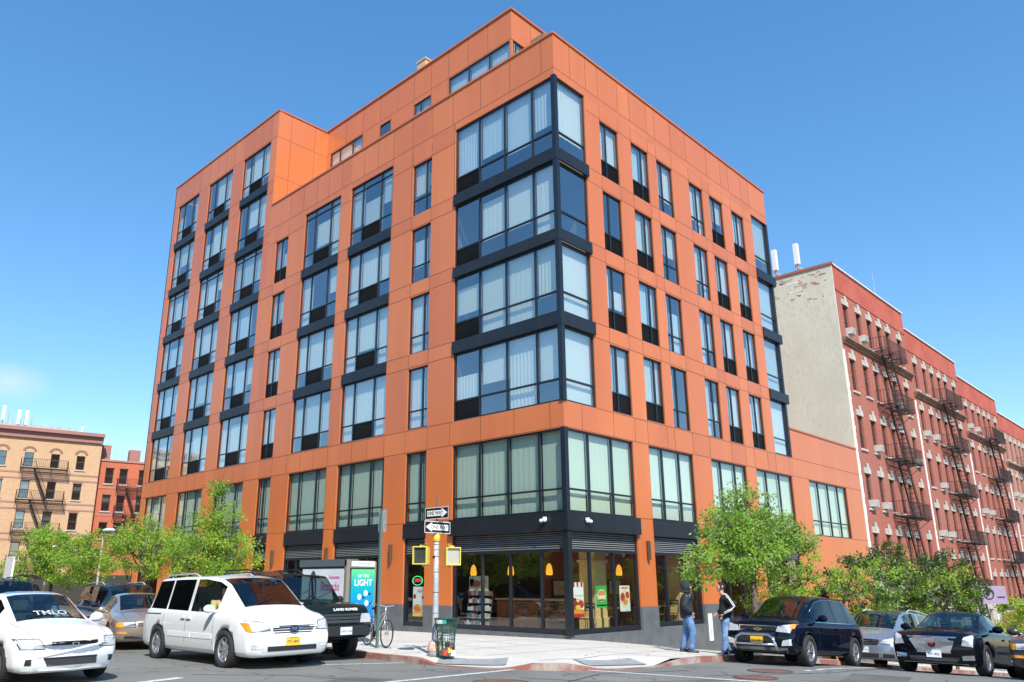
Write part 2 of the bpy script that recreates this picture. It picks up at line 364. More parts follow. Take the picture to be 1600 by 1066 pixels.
# tactile/steel ramp plates
for (a, b, r), (dx, dy) in zip(RAMPS, ((.71, .55), (.35, .9))):
    mp_ = MB(); t = Vector((-dy, dx)).normalized(); nn = Vector((dx, dy)).normalized(); c = Vector((a, b))+nn*.38
    q = []
    for i in range(9):
        for j in range(4): p = c+t*(i/8-.5)*1.5+nn*(j/3*.7); q.append(mp_.pt((p.x, p.y, curbtop(p.x, p.y)+.016)))
    for i in range(8):
        for j in range(3): mp_.f.append([q[i*4+j], q[i*4+j+1], q[i*4+j+5], q[i*4+j+4]]); mp_.m.append(0)
    struct(mp_.build('ramp_plate', mat('ramp_slate', (.27, .29, .30), .6, noise=.2) if 'ramp_slate' not in MATS else MATS['ramp_slate']))
# opposite pavements
for nm, x0, x1, y0, y1 in (('sidewalk', -60, 200, -30, -26), ('sidewalk', -34, -30, -24, 120), ('sidewalk', -60, 30, 58, 61)):
    sheet(nm, frange(x0, x1, 2), frange(y0, y1, 2), lambda x, y: G(x, y)+.12, WALK)
# markings
ml_ = MB()
g4 = lambda x, y: G(x, y)
strip(ml_, (-12.9, -5.4), (-7.4, -5.0), .13, g4, .005); strip(ml_, (-7.4, -5.0), (-6.3, -9.6), .13, g4, .005)
strip(ml_, (-11.4, -1.75), (-9.1, -2.55), .10, g4, .005)
strip(ml_, (-3.6, -6.75), (-1.5, -12.3), .13, g4, .005) if False else None
strip(ml_, (-3.4, -9.0), (60, -9.0), .12, g4, .005, 1)
strip(ml_, (-16.0, -3.3), (-14.2, -2.6), .2, g4, .005)
struct(ml_.build('road_markings', LINE))
mk_ = MB(); rp = random.Random(12)
for (x0, y0, x1, y1, w_) in ((-14.5, -6.0, -11.6, -4.6, .9), (-7.5, -11.5, -3.0, -10.4, 1.1), (-12.5, 4, -12.2, 9, .5), (-9.6, -7.6, -6.5, -8.8, .35)): strip(mk_, (x0, y0), (x1, y1), w_, g4, .003, .5)
struct(mk_.build('asphalt_patches', two('asphalt_patch', (.085, .085, .082), (.13, .13, .122), .8, (.18, .18, .17), 40, rough=.9)))
mk_ = MB()
for (pts) in (((-16, -8), (-13, -7.2), (-10.5, -7.6), (-7.6, -6.7), (-5.4, -7.4)), ((-13.8, -2.2), (-12.4, -3.4), (-11.9, -5.2)), ((-6.2, -8.2), (-3.2, -9.6), (0, -9.4), (5, -10.1)), ((-9.4, -6.2), (-8.2, -8.8), (-8.6, -12))):
    for a, b in zip(pts, pts[1:]): strip(mk_, a, b, .045, g4, .0035, .4)
struct(mk_.build('tar_seams', mat('tar', (.045, .045, .045), .6)))
mk_ = MB()
for _ in range(230):
    x = rp.uniform(-8.8, 6); y = rp.uniform(-6.3, 8); r_ = rp.uniform(.012, .04)
    if x > -.05 and y > -.05: continue
    if x < -5.6 and y < -2.8: continue
    mk_.face([(x+r_*math.cos(k*math.pi/4), y+r_*rp.uniform(.7, 1.2)*math.sin(k*math.pi/4), curbtop(x, y)+.009) for k in range(8)])
struct(mk_.build('pavement_spots', mat('gum_spot', (.16, .155, .15), .9)))
def disc(name, x, y, r, m, lab, grp, n=28):
    mb = MB(); e = empty(name, (x, y, G(x, y)+.004), 0, lab, 'manhole cover', grp)
    q = [(r*math.cos(2*math.pi*k/n), r*math.sin(2*math.pi*k/n)) for k in range(n)]
    mb.face([(a, b, G(x+a, y+b)-G(x, y)+.004) for a, b in q]); mb.build('cover_plate', m, e)
    m2 = MB(); m2.lathe([(r, .002), (r, .012), (r*1.1, .012), (r*1.1, .002)], n)
    for q in range(len(m2.v)): a, b, c = m2.v[q]; m2.v[q] = (a, b, c+G(x+a, y+b)-G(x, y))
    m2.build('cover_rim', mat('rim_iron', (.12, .09, .08), .7) if 'rim_iron' not in MATS else MATS['rim_iron'], e)
disc('manhole_cover', -10.3, -6.6, .48, RUST, 'rusty round manhole cover in the road just in front of the corner ramp', 'rusty manhole covers in the road')
disc('manhole_cover', -4.1, -8.55, .42, RUST, 'rusty round manhole cover nearest the front wheel of the black crossover', 'rusty manhole covers in the road')
disc('manhole_cover', -5.7, -9.0, .38, RUST, 'rusty manhole cover in the road left of the one by the black crossover', 'rusty manhole covers in the road')
# ------------------------------------------------------------ facade tools
vary_u = []
VZ = [4.1, 7.0, 7.93, 10.68, 11.28, 13.98, 14.58, 17.25, 17.88, 20.5, 21.48, 24.0, 24.8, 27.75]
def frameL(u, z, d): return (-d, u, z)      # west face (plane x=0), d outward
def frameR(u, z, d): return (u, -d, z)      # south face (plane y=0)
def wall(mb, u0, u1, z0, z1, ops, depth=.14, zbot=None, m=0, mr=0, vary=None):
    """wall with rectangular openings and reveals, mb.tf maps (u, z, d)"""
    us = sorted(set([u0, u1]+[v for o in ops for v in o[:2] if u0 < v < u1])); zs = sorted(set([z0, z1]+[v for o in ops for v in o[2:4] if z0 < v < z1]))
    if vary:
        rv = random.Random(int(u1*10)+int(z1)); zs = sorted(set(zs+[z for z in vary if z0 < z < z1])); us = sorted(set(us+[v for v in vary_u if u0 < v < u1]))
        for a, b in zip(us, us[1:]):
            for c, d in zip(zs, zs[1:]):
                if any(o[0]-1e-6 < (a+b)/2 < o[1]+1e-6 and o[2]-1e-6 < (c+d)/2 < o[3]+1e-6 for o in ops): continue
                mb.face([(a, c, 0), (b, c, 0), (b, d, 0), (a, d, 0)], rv.choice([0, 0, 2, 3]))
        us = us[:1]
    for a, b in zip(us, us[1:]):
        run = None
        for c, d in zip(zs, zs[1:]):
            hole = any(o[0]-1e-6 < (a+b)/2 < o[1]+1e-6 and o[2]-1e-6 < (c+d)/2 < o[3]+1e-6 for o in ops)
            if hole:
                if run is not None: mb.face([(a, run, 0), (b, run, 0), (b, c, 0), (a, c, 0)], m); run = None
            elif run is None: run = c
        if run is not None: mb.face([(a, run, 0), (b, run, 0), (b, z1, 0), (a, z1, 0)], m)
    for o in ops:
        a, b, c, d = o[:4]; D = -depth
        if a > 0: mb.face([(a, c, 0), (a, d, 0), (a, d, D), (a, c, D)], mr)
        mb.face([(b, c, 0), (b, d, 0), (b, d, D), (b, c, D)], mr)
        mb.face([(a, c, 0), (b, c, 0), (b, c, D), (a, c, D)], mr); mb.face([(a, d, 0), (b, d, 0), (b, d, D), (a, d, D)], mr)
def hj(mb, z, u0, u1, ops, m=1, w=.022):
    segs = [(u0, u1)]
    for o in ops:
        if o[2]-.01 < z < o[3]+.01:
            ns = []
            for a, b in segs:
                if o[1] <= a or o[0] >= b: ns.append((a, b))
                else:
                    if o[0] > a: ns.append((a, o[0]))
                    if o[1] < b: ns.append((o[1], b))
            segs = ns
    for a, b in segs: mb.face([(a, z-w/2, .003), (b, z-w/2, .003), (b, z+w/2, .003), (a, z+w/2, .003)], m)
def vj(mb, u, z0, z1, m=1, w=.022): mb.face([(u-w/2, z0, .003), (u+w/2, z0, .003), (u+w/2, z1, .003), (u-w/2, z1, .003)], m)

def window(parent, F, u0, u1, z0, z1, cols=(), trans=None, louv=(), gm=GLS, d=-.10, name='window', blind=.95, topbar=None, rnd=random, fw=.055, shade=None, split=None, full=None):
    """frame mesh (thing's part) with pane, blind and louver sub-parts; cols = mullion fractions"""
    fr = MB(F); w = u1-u0; xs = [u0]+[u0+c*w for c in cols]+[u1]
    fd, fb = d+.045, d-.03
    fr.box(u0, z0, fb, u0+fw, z1, fd); fr.box(u1-fw, z0, fb, u1, z1, fd); fr.box(u0+fw, z0, fb, u1-fw, z0+fw, fd); fr.box(u0+fw, z1-fw, fb, u1-fw, z1, fd)
    for x in xs[1:-1]:
        zb = trans if (split and trans and x in split) else z0
        fr.box(x-fw*.6, z0+fw, fb, x+fw*.6, z1-fw, fd-.003)
    if trans: fr.box(u0+fw, trans-fw/2, fb+.004, u1-fw, trans+fw/2, fd-.006)
    if topbar: fr.box(u0+fw, topbar-fw/2, fb+.004, u1-fw, topbar+fw/2, fd-.006)
    w_ = fr.build(name, FRAME, parent)
    pn = MB(F); bl = MB(F); lv = MB(F); hl = False; hb = False
    mi = rnd.choice([0, 0, 0, 1, 2, 3]) if shade is None else shade
    for k, (a, b) in enumerate(zip(xs, xs[1:])):
        zz = z0
        if k in louv and trans:
            zz = trans; hl = True
            lv.box(a+.02, z0+.02, d-.02, b-.02, trans-.02, d)
            q = z0+.05
            while q < trans-.05: lv.face([(a+.03, q, d+.002), (b-.03, q, d+.002), (b-.03, q+.012, d+.016), (a+.03, q+.012, d+.016)]); q += .03
        parts = [(zz, z1)]
        if trans and zz < trans: parts = [(z0, trans), (trans, z1)]
        for p, q in parts:
            e = [rnd.uniform(-.004, .004) for _ in range(3)]
            pn.face([(a+.02, p+.02, d+e[0]), (b-.02, p+.02, d+e[1]), (b-.02, q-.02, d+e[1]+e[2]), (a+.02, q-.02, d+e[0]+e[2])])
        if rnd.random() < blind:
            hb = True; r = rnd.random(); top = z1-.03 if r < .8 else z1-rnd.uniform(.2, .6)*(z1-z0)*.6; bot = (z0 if rnd.random() < .6 else (trans or z0)-.0) if rnd.random() < .7 else z0+rnd.uniform(.25, .55)*(z1-z0)
            if full and rnd.random() < full: top, bot = z1-.03, z0
            if zz > z0: bot = max(bot, z0)
            kd = rnd.random(); n = max(3, int((b-a)/(.09 if kd < .35 else .13))) if kd < .7 else 1; D = d-.13; am = .018 if kd < .35 else .008; pr = None
            for i in range(n+1):
                u = a+.03+(b-a-.06)*i/n; c = D-(am if i % 2 else 0)
                if pr: bl.face([(pr[0], bot, pr[1]), (u, bot, c), (u, top, c), (pr[0], top, pr[1])])
                pr = (u, c)
    pn.build('pane', gm, w_)
    if hb: bl.build('blind', BLIND[mi], w_)
    if hl: lv.build('louver', LOUV, w_)
    return w_

# ------------------------------------------------------------ the orange corner building
AB = empty('apartment_building', (0, 0, 0), 0, 'orange panelled apartment building with black window bands standing on the corner', 'building')
rw = random.Random(11)
ROWS = [(7.97, 10.62), (11.28, 13.92), (14.58, 17.2), (17.88, 20.45)]
HL = 23.05; HT = 29.45
opL = []; winL = []
NA = [(7.16, 8.46), (19.15, 20.46)]; BAYS = [(9.97, 13.32), (14.22, 17.52)]; TB = [(21.98, 25.25), (26.65, 29.88), (31.35, 34.5)]
TR = ROWS+[(21.3, 23.95), (24.82, 27.68)]
for r, (a, b) in enumerate(ROWS):
    winL.append((*NA[0], a, b, dict(cols=(.30,), trans=a+.78)))
    winL.append((*NA[1], a, b, dict(cols=(.55,), trans=a+.78, louv=(0, 1))))
    for u0, u1 in BAYS:
        zt = ROWS[r+1][0]-.5 if r < 3 else 21.15
        winL.append((u0, u1, a, zt, dict(cols=(.28, .72), trans=a+.78, louv=(1,), topbar=(zt-.38 if r == 3 else None))))
for r, (a, b) in enumerate(TR):
    for u0, u1 in TB:
        zt = TR[r+1][0]-.5 if r < 5 else 27.68
        winL.append((u0, u1, a, zt, dict(cols=(.28, .72), trans=a+.78, louv=(1,), topbar=(zt-.35 if r == 3 else None))))
CB = [(0, 5.62, 7.93, 10.74), (0, 5.62, 11.24, 14.05), (0, 5.62, 14.5, 17.4), (0, 5.62, 17.9, 21.13)]
MU = (.24/1.0,)
mulL = [1.22/5.62, 2.72/5.62, 4.18/5.62]
for (u0, u1, a, b) in CB: winL.append((u0+.12, u1, a, b, dict(cols=[(m*5.62-.12)/5.5 for m in mulL], trans=a+.82, louv=(3,), fw=.07)))
S2 = (4.1, 6.97)
for u0, u1, c in ((.12, 5.62, [(m*5.62-.12)/5.5 for m in mulL]), (7.16, 8.46, (.32,)), (9.97, 13.32, (.28, .72)), (14.22, 17.52, (.28, .72)), (19.15, 20.46, (.6,)), (21.98, 25.25, (.28, .72)), (26.65, 29.88, (.28, .72)), (31.35, 34.5, (.28, .72))):
    winL.append((u0, u1, *S2, dict(cols=c, trans=4.88, gm=GLS2, shade=rw.choice([1, 2, 2]), fw=.065, full=.8, blind=1.1)))
# wall openings: bays are continuous between rows (bands fill them)
opL = [(7.16, 8.46, a, b) for a, b in ROWS]+[(19.15, 20.46, a, b) for a, b in ROWS]
opL += [(u0, u1, 7.97, 21.15) for u0, u1 in BAYS]+[(u0, u1, 7.97, 27.68) for u0, u1 in TB]
opL += [(-.001, 5.62, 7.93, 21.13)]
g0 = -2.0
for u0, u1 in ((-.001, 5.62), (7.16, 8.46), (9.9, 13.36), (14.22, 17.52), (19.15, 20.46), (21.98, 25.25), (26.65, 29.88), (31.35, 34.5)):
    opL.append((u0, u1, .14, 6.97))
w = MB(frameL)
wall(w, 0, 21.25, g0, HL, [o for o in opL if o[0] < 21.2], .22, vary=VZ); wall(w, 21.25, 35.3, g0, HT, [o for o in opL if o[0] > 21.2], .22, vary=VZ)
for z in (10.68, 11.28, 13.98, 14.58, 17.25, 17.88, 20.5, 21.48): hj(w, z, 0, 21.25, opL)
for z in (7.0, 7.93): hj(w, z, 0, 35.3, opL)
for z in (4.1,): hj(w, z, 5.62, 35.3, opL)
for z in (10.68, 11.28, 13.98, 14.58, 17.25, 17.88, 20.75, 21.3, 24.0, 24.8, 27.75): hj(w, z, 21.25, 35.3, opL)
for u in (.62, 2.33, 4.06, 5.79, 7.13, 8.55, 9.96, 11.19, 12.3, 14.2, 15.4, 16.5, 17.8, 19.13): vj(w, u, 7.0, 7.93); vj(w, u, 21.48, HL) if u > .3 else None
for u in (21.95, 23.1, 24.2, 25.3, 26.6, 27.7, 28.8, 29.9, 31.3, 32.4, 33.5, 34.5): vj(w, u, 7.0, 7.93); vj(w, u, 27.75, HT)
for a, b in ROWS:
    for u in (7.16, 8.46, 19.15, 20.46): vj(w, u, b+.02, b+.68)
for u in (5.66, 7.1, 8.55, 9.93, 13.36, 14.18, 17.56, 19.1, 20.5, 21.9): vj(w, u, 17.88, 21.48) if u in (5.66, 9.93, 8.55) else None
w.build('west_wall', [ORANGE, JOINT, ORANGE2, ORANGE3], AB)
# south face
COLR = [(2.97, 4.30, 1), (5.28, 6.65, 1), (7.33, 8.68, 0), (10.2, 11.52, 0), (12.18, 13.54, 1), (14.47, 15.84, 1)]
winR = []; opR = []
for r, (a, b) in enumerate(ROWS):
    for i, (u0, u1, lo) in enumerate(COLR):
        winR.append((u0, u1, a, b, dict(cols=((.36, .62, .36, .55, .40, .5)[i],), trans=a+.78, louv=(0, 1) if lo else ()))); opR.append((u0, u1, a, b))
    zt = ROWS[r+1][0]-.5 if r < 3 else 21.05
    winR.append((16.8, 18.62, a, zt, dict(cols=(), trans=a+.82)))
opR += [(16.8, 18.76, 7.95, 21.05), (-.001, 1.97, 7.93, 21.13)]
for (u0, u1, a, b) in CB: winR.append((.12, 1.97, a, b, dict(cols=(), trans=a+.82, fw=.07, shade=0)))
for u0, u1, c in ((.12, 4.2, (.32, .67)), (5.3, 8.68, (.30, .68)), (10.2, 13.5, (.28, .68)), (14.5, 18.5, (.28, .64)), (20.55, 25.78, (.24, .5, .76))):
    winR.append((u0, u1, *S2, dict(cols=c, trans=4.88, gm=GLS2, shade=rw.choice([0, 1]), fw=.065, full=.85, blind=1)))
for u0, u1 in ((-.001, 4.2), (5.27, 8.68), (10.2, 13.5)): opR.append((u0, u1, (.14 if u0 < 1 else .2), 6.97))
opR += [(14.5, 18.5, .2, 6.97), (20.55, 25.78, 4.1, 6.97)]
w = MB(frameR); wall(w, 0, 18.75, -3.2, HL, [o for o in opR if o[1] < 18.9], .22, vary=VZ)
# arched entrance in the low wing
wall(w, 18.75, 28.1, -5, 9.45, [(20.55, 25.78, 4.1, 6.97), (19.6, 22.0, -2.4, 1.6)], .22)
for z in (10.68, 11.28, 13.98, 14.58, 17.25, 17.88, 20.5, 21.48): hj(w, z, 0, 18.75, opR)
for z in (7.0, 7.93): hj(w, z, 0, 28.1, opR)
hj(w, 4.1, 4.2, 28.1, opR)
for u in (1.05, 2.1, 2.95, 4.39, 5.3, 6.7, 7.35, 8.75, 10.15, 12.15, 13.6, 14.47, 15.86, 16.75): vj(w, u, 21.48, HL)
for u in (1.05, 2.98, 4.39, 5.28, 6.73, 7.3, 8.75, 10.2, 12.17, 13.57, 14.47, 15.86, 16.75, 18.3): vj(w, u, 7.0, 7.93)
for a, b in ROWS:
    for u0, u1, _ in COLR: vj(w, u0, b+.02, b+.68); vj(w, u1, b+.02, b+.68)
w.build('south_wall', [ORANGE, JOINT, ORANGE2, ORANGE3], AB)
# windows
for u0, u1, a, b, kw in winL: window(AB, frameL, u0, u1, a+.0, b, rnd=rw, **kw)
for u0, u1, a, b, kw in winR: window(AB, frameR, u0, u1, a, b, rnd=rw, **kw)
# black bands filling bays between rows
bd = []
for zs in range(3):
    z0, z1 = CB[zs][3], CB[zs+1][2]
    m_ = MB(); m_.box(-.075, 0, z0, .02, 5.645, z1); m_.box(-.075, -.075, z0, 2.015, 0, z1); m_.build('corner_band', DARK, AB)
for u0, u1 in BAYS:
    for r in range(3): m_ = MB(frameL); m_.box(u0, ROWS[r+1][0]-.5, -.2, u1+.0, ROWS[r+1][0]-.01, .06); m_.build('spandrel_band', DARK, AB)
for u0, u1 in TB:
    for r in range(5): m_ = MB(frameL); m_.box(u0, TR[r+1][0]-.5, -.2, u1, TR[r+1][0]-.01, .06); m_.build('spandrel_band', DARK, AB)
for r in range(3): m_ = MB(); m_.box(16.8, -.08, ROWS[r+1][0]-.5, 18.98, .2, ROWS[r+1][0]-.01); m_.build('spandrel_band', DARK, AB)
# corner posts
m_ = MB(); m_.box(-.06, -.06, 7.93, .13, .13, 21.13); m_.box(-.06, -.06, 4.08, .13, .13, 6.97); m_.box(-.07, -.07, .14, .14, .14, 3.48)
m_.build('corner_post', FRAME, AB)
m_ = MB(); m_.box(18.6, .0, 7.95, 18.78, .16, 21.05); m_.build('corner_post', FRAME, AB)
# storefront band, louvers, shop glazing, granite
m_ = MB(); m_.box(-.12, 0, 3.48, .02, 5.68, 4.08); m_.box(-.12, -.12, 3.48, 4.26, 0, 4.08); m_.build('storefront_band', DARK, AB)
for F, u0, u1 in ((frameL, 7.12, 8.5), (frameL, 9.9, 13.36), (frameL, 14.2, 17.52), (frameL, 19.15, 20.46), (frameL, 21.98, 25.25), (frameL, 26.65, 29.88), (frameL, 31.35, 34.5), (frameR, 5.27, 8.70), (frameR, 10.2, 13.5), (frameR, 14.5, 18.5)):
    m_ = MB(F); m_.box(u0, 3.48, -.2, u1, 4.08, .03 if u0 > 1 else .16); m_.build('storefront_band', DARK, AB)
shop = []
for F, u0, u1, cols, zb in ((frameL, .14, 5.62, (1.13, 2.57, 3.96), .14), (frameL, 7.16, 8.46, (), .14), (frameL, 9.9, 13.36, (1.1, 2.75), .14), (frameL, 14.22, 17.52, (1.0, 2.3), .14), (frameL, 19.15, 20.46, (), .14), (frameL, 21.98, 25.25, (1.6,), .14), (frameL, 26.65, 29.88, (1.6,), .14), (frameL, 31.35, 34.5, (1.6,), .14), (frameR, .14, 4.2, (1.2, 2.6), .14), (frameR, 5.27, 8.68, (.9, 2.5), .2), (frameR, 10.2, 13.5, (1.0, 2.3), .2), (frameR, 14.5, 18.5, (1.3, 2.6), .2)):
    fr = MB(F); D = -.16; z1 = 3.48; zt = 2.84
    fr.box(u0, zb, D-.05, u0+.08, z1, D+.08); fr.box(u1-.08, zb, D-.05, u1, z1, D+.08)
    fr.box(u0+.08, zb, D-.05, u1-.08, zb+.17, D+.08); fr.box(u0+.08, zt-.05, D-.05, u1-.08, zt+.05, D+.08)
    for c in cols: fr.box(u0+c-.035, zb+.17, D-.05, u0+c+.035, zt-.05, D+.07)
    f = fr.build('shop_window', FRAME, AB)
    p = MB(F); xs_ = [u0+.08]+[u0+c for c in cols]+[u1-.08]
    for a, b in zip(xs_, xs_[1:]): p.face([(a+.02, zb+.17, D), (b-.02, zb+.17, D), (b-.02, zt-.04, D), (a+.02, zt-.04, D)])
    p.build('pane', GLSHOP, f)
    l_ = MB(F); l_.box(u0+.08, zt+.05, D-.08, u1-.08, z1, D-.04, 1)
    q = zt+.07
    while q < z1-.03: l_.face([(u0+.08, q, D+.05), (u1-.08, q, D+.05), (u1-.08, q+.035, D-.03), (u0+.08, q+.035, D-.03)]); l_.face([(u0+.08, q, D+.05), (u1-.08, q, D+.05), (u1-.08, q-.012, D+.05), (u0+.08, q-.012, D+.05)]); q += .072
    l_.build('louver', [LOUV2, LOUV], f)
gr = MB(frameL)
for a, b in ((5.62, 7.16), (8.46, 9.9), (13.36, 14.22), (17.52, 19.15), (20.46, 21.98), (25.25, 26.65), (29.88, 31.35), (34.5, 35.3)): gr.box(a-.006, -2, -.2, b+.006, .94, .025)
for a, b in ((-.0, 5.62), (7.16, 8.46), (9.9, 13.36), (14.22, 17.52), (19.15, 20.46), (21.98, 25.25), (26.65, 29.88), (31.35, 34.5)): gr.box(a+.001, -2, -.1, b-.001, .143, .018)
gr.build('granite_base', GRANITE, AB)
gr = MB(frameR)
for a, b in ((4.2, 5.27), (8.68, 10.2), (13.5, 14.5), (18.5, 19.6)): gr.box(a-.006, -3.4, -.2, b+.006, .94, .025)
for a, b, z in ((.0, 4.2, .14), (5.27, 8.68, .2), (10.2, 13.5, .2), (14.5, 18.5, .2)): gr.box(a+.001, -3.4, -.1, b-.001, z+.003, .018)
gr.box(22.0, -5, -.05, 28.1, .1, .025); gr.build('granite_base', GRANITE, AB)
# arch surround + door of the low wing
m_ = MB(frameR); m_.box(19.6, -2.4, -.6, 22.0, 1.6, -.5); m_.build('door', mat('door_dark', (.05, .02, .015), .5), AB)
# roofs, parapet copings, penthouse, tower side
m_ = MB(); m_.box(.25, .25, 22.0, 18.5, 21.2, 22.1); m_.box(.2, 21.4, 28.6, 18.5, 35.1, 28.7); m_.box(18.8, .25, 8.6, 28, 20, 8.7); m_.build('roof_deck', CONC, AB)
m_ = MB()
m_.box(-.05, -.05, HL, .28, 21.25, HL+.09); m_.box(.28, -.05, HL, 18.8, .28, HL+.09); m_.box(18.52, .28, HL, 18.8, 21.25, HL+.09)
m_.box(-.05, 21.22, HT, .28, 35.35, HT+.09); m_.box(.28, 21.20, HT, 3.5, 21.5, HT+.09)
m_.box(.28, 35.1, HT, 18.8, 35.35, HT+.09)
m_.build('coping', COPING, AB)
m_ = MB(); m_.box(18.78, -.05, 9.45, 28.08, .28, 9.54); m_.build('low_wing_coping', COPING, AB)
def frameT(u, z, d): return (u, 21.25-d, z)
w = MB(frameT); wall(w, 0, 18.75, 21.9, HT, []); hj(w, 27.7, 0, 3.52, []); hj(w, 25.05, 0, 3.52, []); vj(w, .9, 21.9, HT); vj(w, 2.6, 21.9, HT)
w.build('tower_south_wall', [ORANGE, JOINT], AB)
def frameE(u, z, d): return (18.75+d, u, z)
w = MB(frameE); wall(w, 0.16, 35.3, -4, HL, []); w.build('east_wall', ORANGE, AB)
m_ = MB(); m_.box(.3, .25, 21.9, .32, 21.2, HL); m_.box(.3, .26, 21.9, 18.5, .28, HL); m_.box(0, 35.2, -2, 18.75, 35.3, HT); m_.box(18.7, 21.3, HL, 18.75, 35.2, HT); m_.build('back_wall', ORANGE, AB)
def frameP(u, z, d): return (3.52-d, u, z)
def frameP2(u, z, d): return (u, 5.38-d, z)
PO = [(5.5, 9.92, 26.6, 27.76), (11.35, 12.75, 26.6, 27.5), (14.83, 15.8, 26.6, 27.55), (17.5, 20.8, 26.6, 27.75)]
w = MB(frameP); wall(w, 5.38, 21.25, 22, 29.5, [(5.379, *PO[0][1:])]+PO[1:], .12)
for u in (7.0, 8.45, 9.93, 11.33, 12.77, 14.2, 15.8, 17.5, 19.2): vj(w, u, 27.85, 29.5)
for u in (9.97, 11.3, 12.8, 14.8, 15.84, 17.45): vj(w, u, 22, 27.8)
hj(w, 27.82, 5.38, 21.25, []); w.tf = frameP2; wall(w, 3.52, 15, 22, 29.5, [(3.519, 4.6, 26.6, 27.8)], .12); vj(w, 5.0, 27.8, 29.5)
w.build('penthouse_wall', [ORANGE, JOINT], AB)
m_ = MB(); m_.box(3.45, 5.3, 29.5, 3.8, 21.3, 29.6); m_.box(3.8, 5.3, 29.5, 15.1, 5.6, 29.6); m_.box(3.8, 5.6, 29.0, 15, 21.2, 29.1); m_.build('penthouse_coping', COPING, AB)
window(AB, frameP, 5.42, 9.92, 26.6, 27.76, cols=(.33, .66), rnd=rw, d=-.06); window(AB, frameP, 11.35, 12.75, 26.6, 27.5, cols=(.6,), rnd=rw, d=-.06)
window(AB, frameP, 14.83, 15.8, 26.6, 27.55, rnd=rw, d=-.06, blind=0); window(AB, frameP, 17.5, 20.8, 26.6, 27.75, cols=(.3, .7), rnd=rw, d=-.06); window(AB, frameP2, 3.56, 4.6, 26.6, 27.8, cols=(.3,), rnd=rw, d=-.06)
# interior: slabs, core, rooms
m_ = MB()
for z in (-.1, 3.55, 7.2, 10.85, 14.12, 17.5): m_.box(.25, .25, z, 18.4, 35.0, z+.22)
m_.box(.25, 21.5, 20.9, 18.4, 35, 21.1); m_.box(.25, 21.5, 24.3, 18.4, 35, 24.5); m_.box(3.7, 5.6, 26.2, 15, 21, 26.3); m_.box(18.9, .3, 3.6, 28, 12, 3.8)
m_.build('floor_slab', ROOM, AB)
m_ = MB(); m_.box(5.0, 4.5, 3.8, 5.1, 34.9, 28.5); m_.box(5.1, 4.5, 3.8, 28, 4.6, 22); m_.box(6.5, 6, -.5, 6.6, 34.9, 3.5, 1); m_.box(6.6, 6, -.5, 18.4, 6.1, 3.5, 1)
for y in (5.9, 8.9, 13.8, 18.5, 21.4, 26, 30.5): m_.box(.3, y-.05, 3.8, 5, y+.05, 21.9)
for x in (2.5, 4.8, 7.0, 9.4, 11.8, 14, 16.3): m_.box(x-.05, .3, 7.4, x+.05, 4.5, 21.9)
m_.build('interior_wall', [ROOM, ROOMD], AB)
# sconces (part of the facade) and cameras
for F, u, z in ((frameL, 9.22, 2.95), (frameL, 13.8, 2.95), (frameL, 18.4, 2.95), (frameL, 21.3, 2.95), (frameR, 4.76, 2.95), (frameR, 9.4, 2.9), (frameR, 14.0, 2.9)):
    m_ = MB(F); m_.box(u-.06, z-.33, .026, u+.06, z+.33, .05)
    n = 8; pr = None
    for k in range(n+1):
        t = math.pi*k/n; q = (u+.075*math.cos(t), .05+.10*math.sin(t))
        if pr: m_.face([(pr[0], z-.36, pr[1]), (q[0], z-.36, q[1]), (q[0], z+.33, q[1]), (pr[0], z+.33, pr[1])]); m_.face([(u, z-.36, .05), (pr[0], z-.36, pr[1]), (q[0], z-.36, q[1])]); m_.face([(u, z+.33, .05), (pr[0], z+.33, pr[1]), (q[0], z+.33, q[1])])
        pr = q
    m_.build('sconce', mat('sconce_bronze', (.13, .085, .06), .4, .6) if 'sconce_bronze' not in MATS else MATS['sconce_bronze'], AB)
for F, u, z in ((frameL, .80, 3.84), (frameR, .88, 3.82)):
    p = Vector(F(u, z, .2)); m_ = MB(); m_.ball(p, .075); m_.box(p.x-.05, p.y-.05, p.z+.03, p.x+.05, p.y+.05, p.z+.10)
    q = Vector(F(u+.12, z-.02, .24)); m_.ball(q, (.09, .06, .06)); m_.ball(q+Vector((0, 0, -.07)), .045, m=1); m_.build('security_camera', [WHITE, BLK], AB)
# shop interior pieces
YC = mat('yellow_column', (.75, .56, .26), .7, noise=.1); REDW = mat('red_brick_interior', (.30, .10, .06), .9, noise=.3, nscale=9)
m_ = MB(); m_.box(3.05, 1.2, .1, 3.75, 1.9, 3.5); m_.box(2.99, 1.14, .1, 3.81, 1.96, .55); m_.box(2.99, 1.14, 2.5, 3.81, 1.96, 2.6); m_.box(8.9, 1.2, .1, 9.9, 1.9, 3.5); m_.box(12.2, 1.4, -.0, 12.9, 2, 3.5); m_.build('interior_column', YC, AB)
m_ = MB(); m_.box(4.6, 5.0, .1, 18, 5.1, 3.5); m_.build('dining_wall', REDW, AB)
for i, (x, w_, h_) in enumerate(((5.6, .9, .7), (7.6, .6, .9), (9.6, 1.0, .7), (11.6, .7, .9))):
    e = empty('wall_picture', (x, 4.96, 1.2), 0, ['framed picture on the brick wall right of the yellow column', 'tall framed picture inside behind the orange pier', 'wide framed picture above the hooded man table', 'tall framed picture by the second man'][i], 'picture', 'framed pictures inside the shop')
    m_ = MB(); m_.box(-w_/2, -.03, 0, w_/2, .03, h_); m_.build('picture_frame', BLK, e); m_ = MB(); m_.box(-w_/2+.06, -.035, .06, w_/2-.06, -.0305, h_-.06); m_.build('print', mat('print_cream', (.55, .48, .36), .6, noise=.4, nscale=5) if 'print_cream' not in MATS else MATS['print_cream'], e)
e = empty('service_counter', (3.2, 3.7, .12), 0, 'wooden service counter deep inside the corner shop', 'counter')
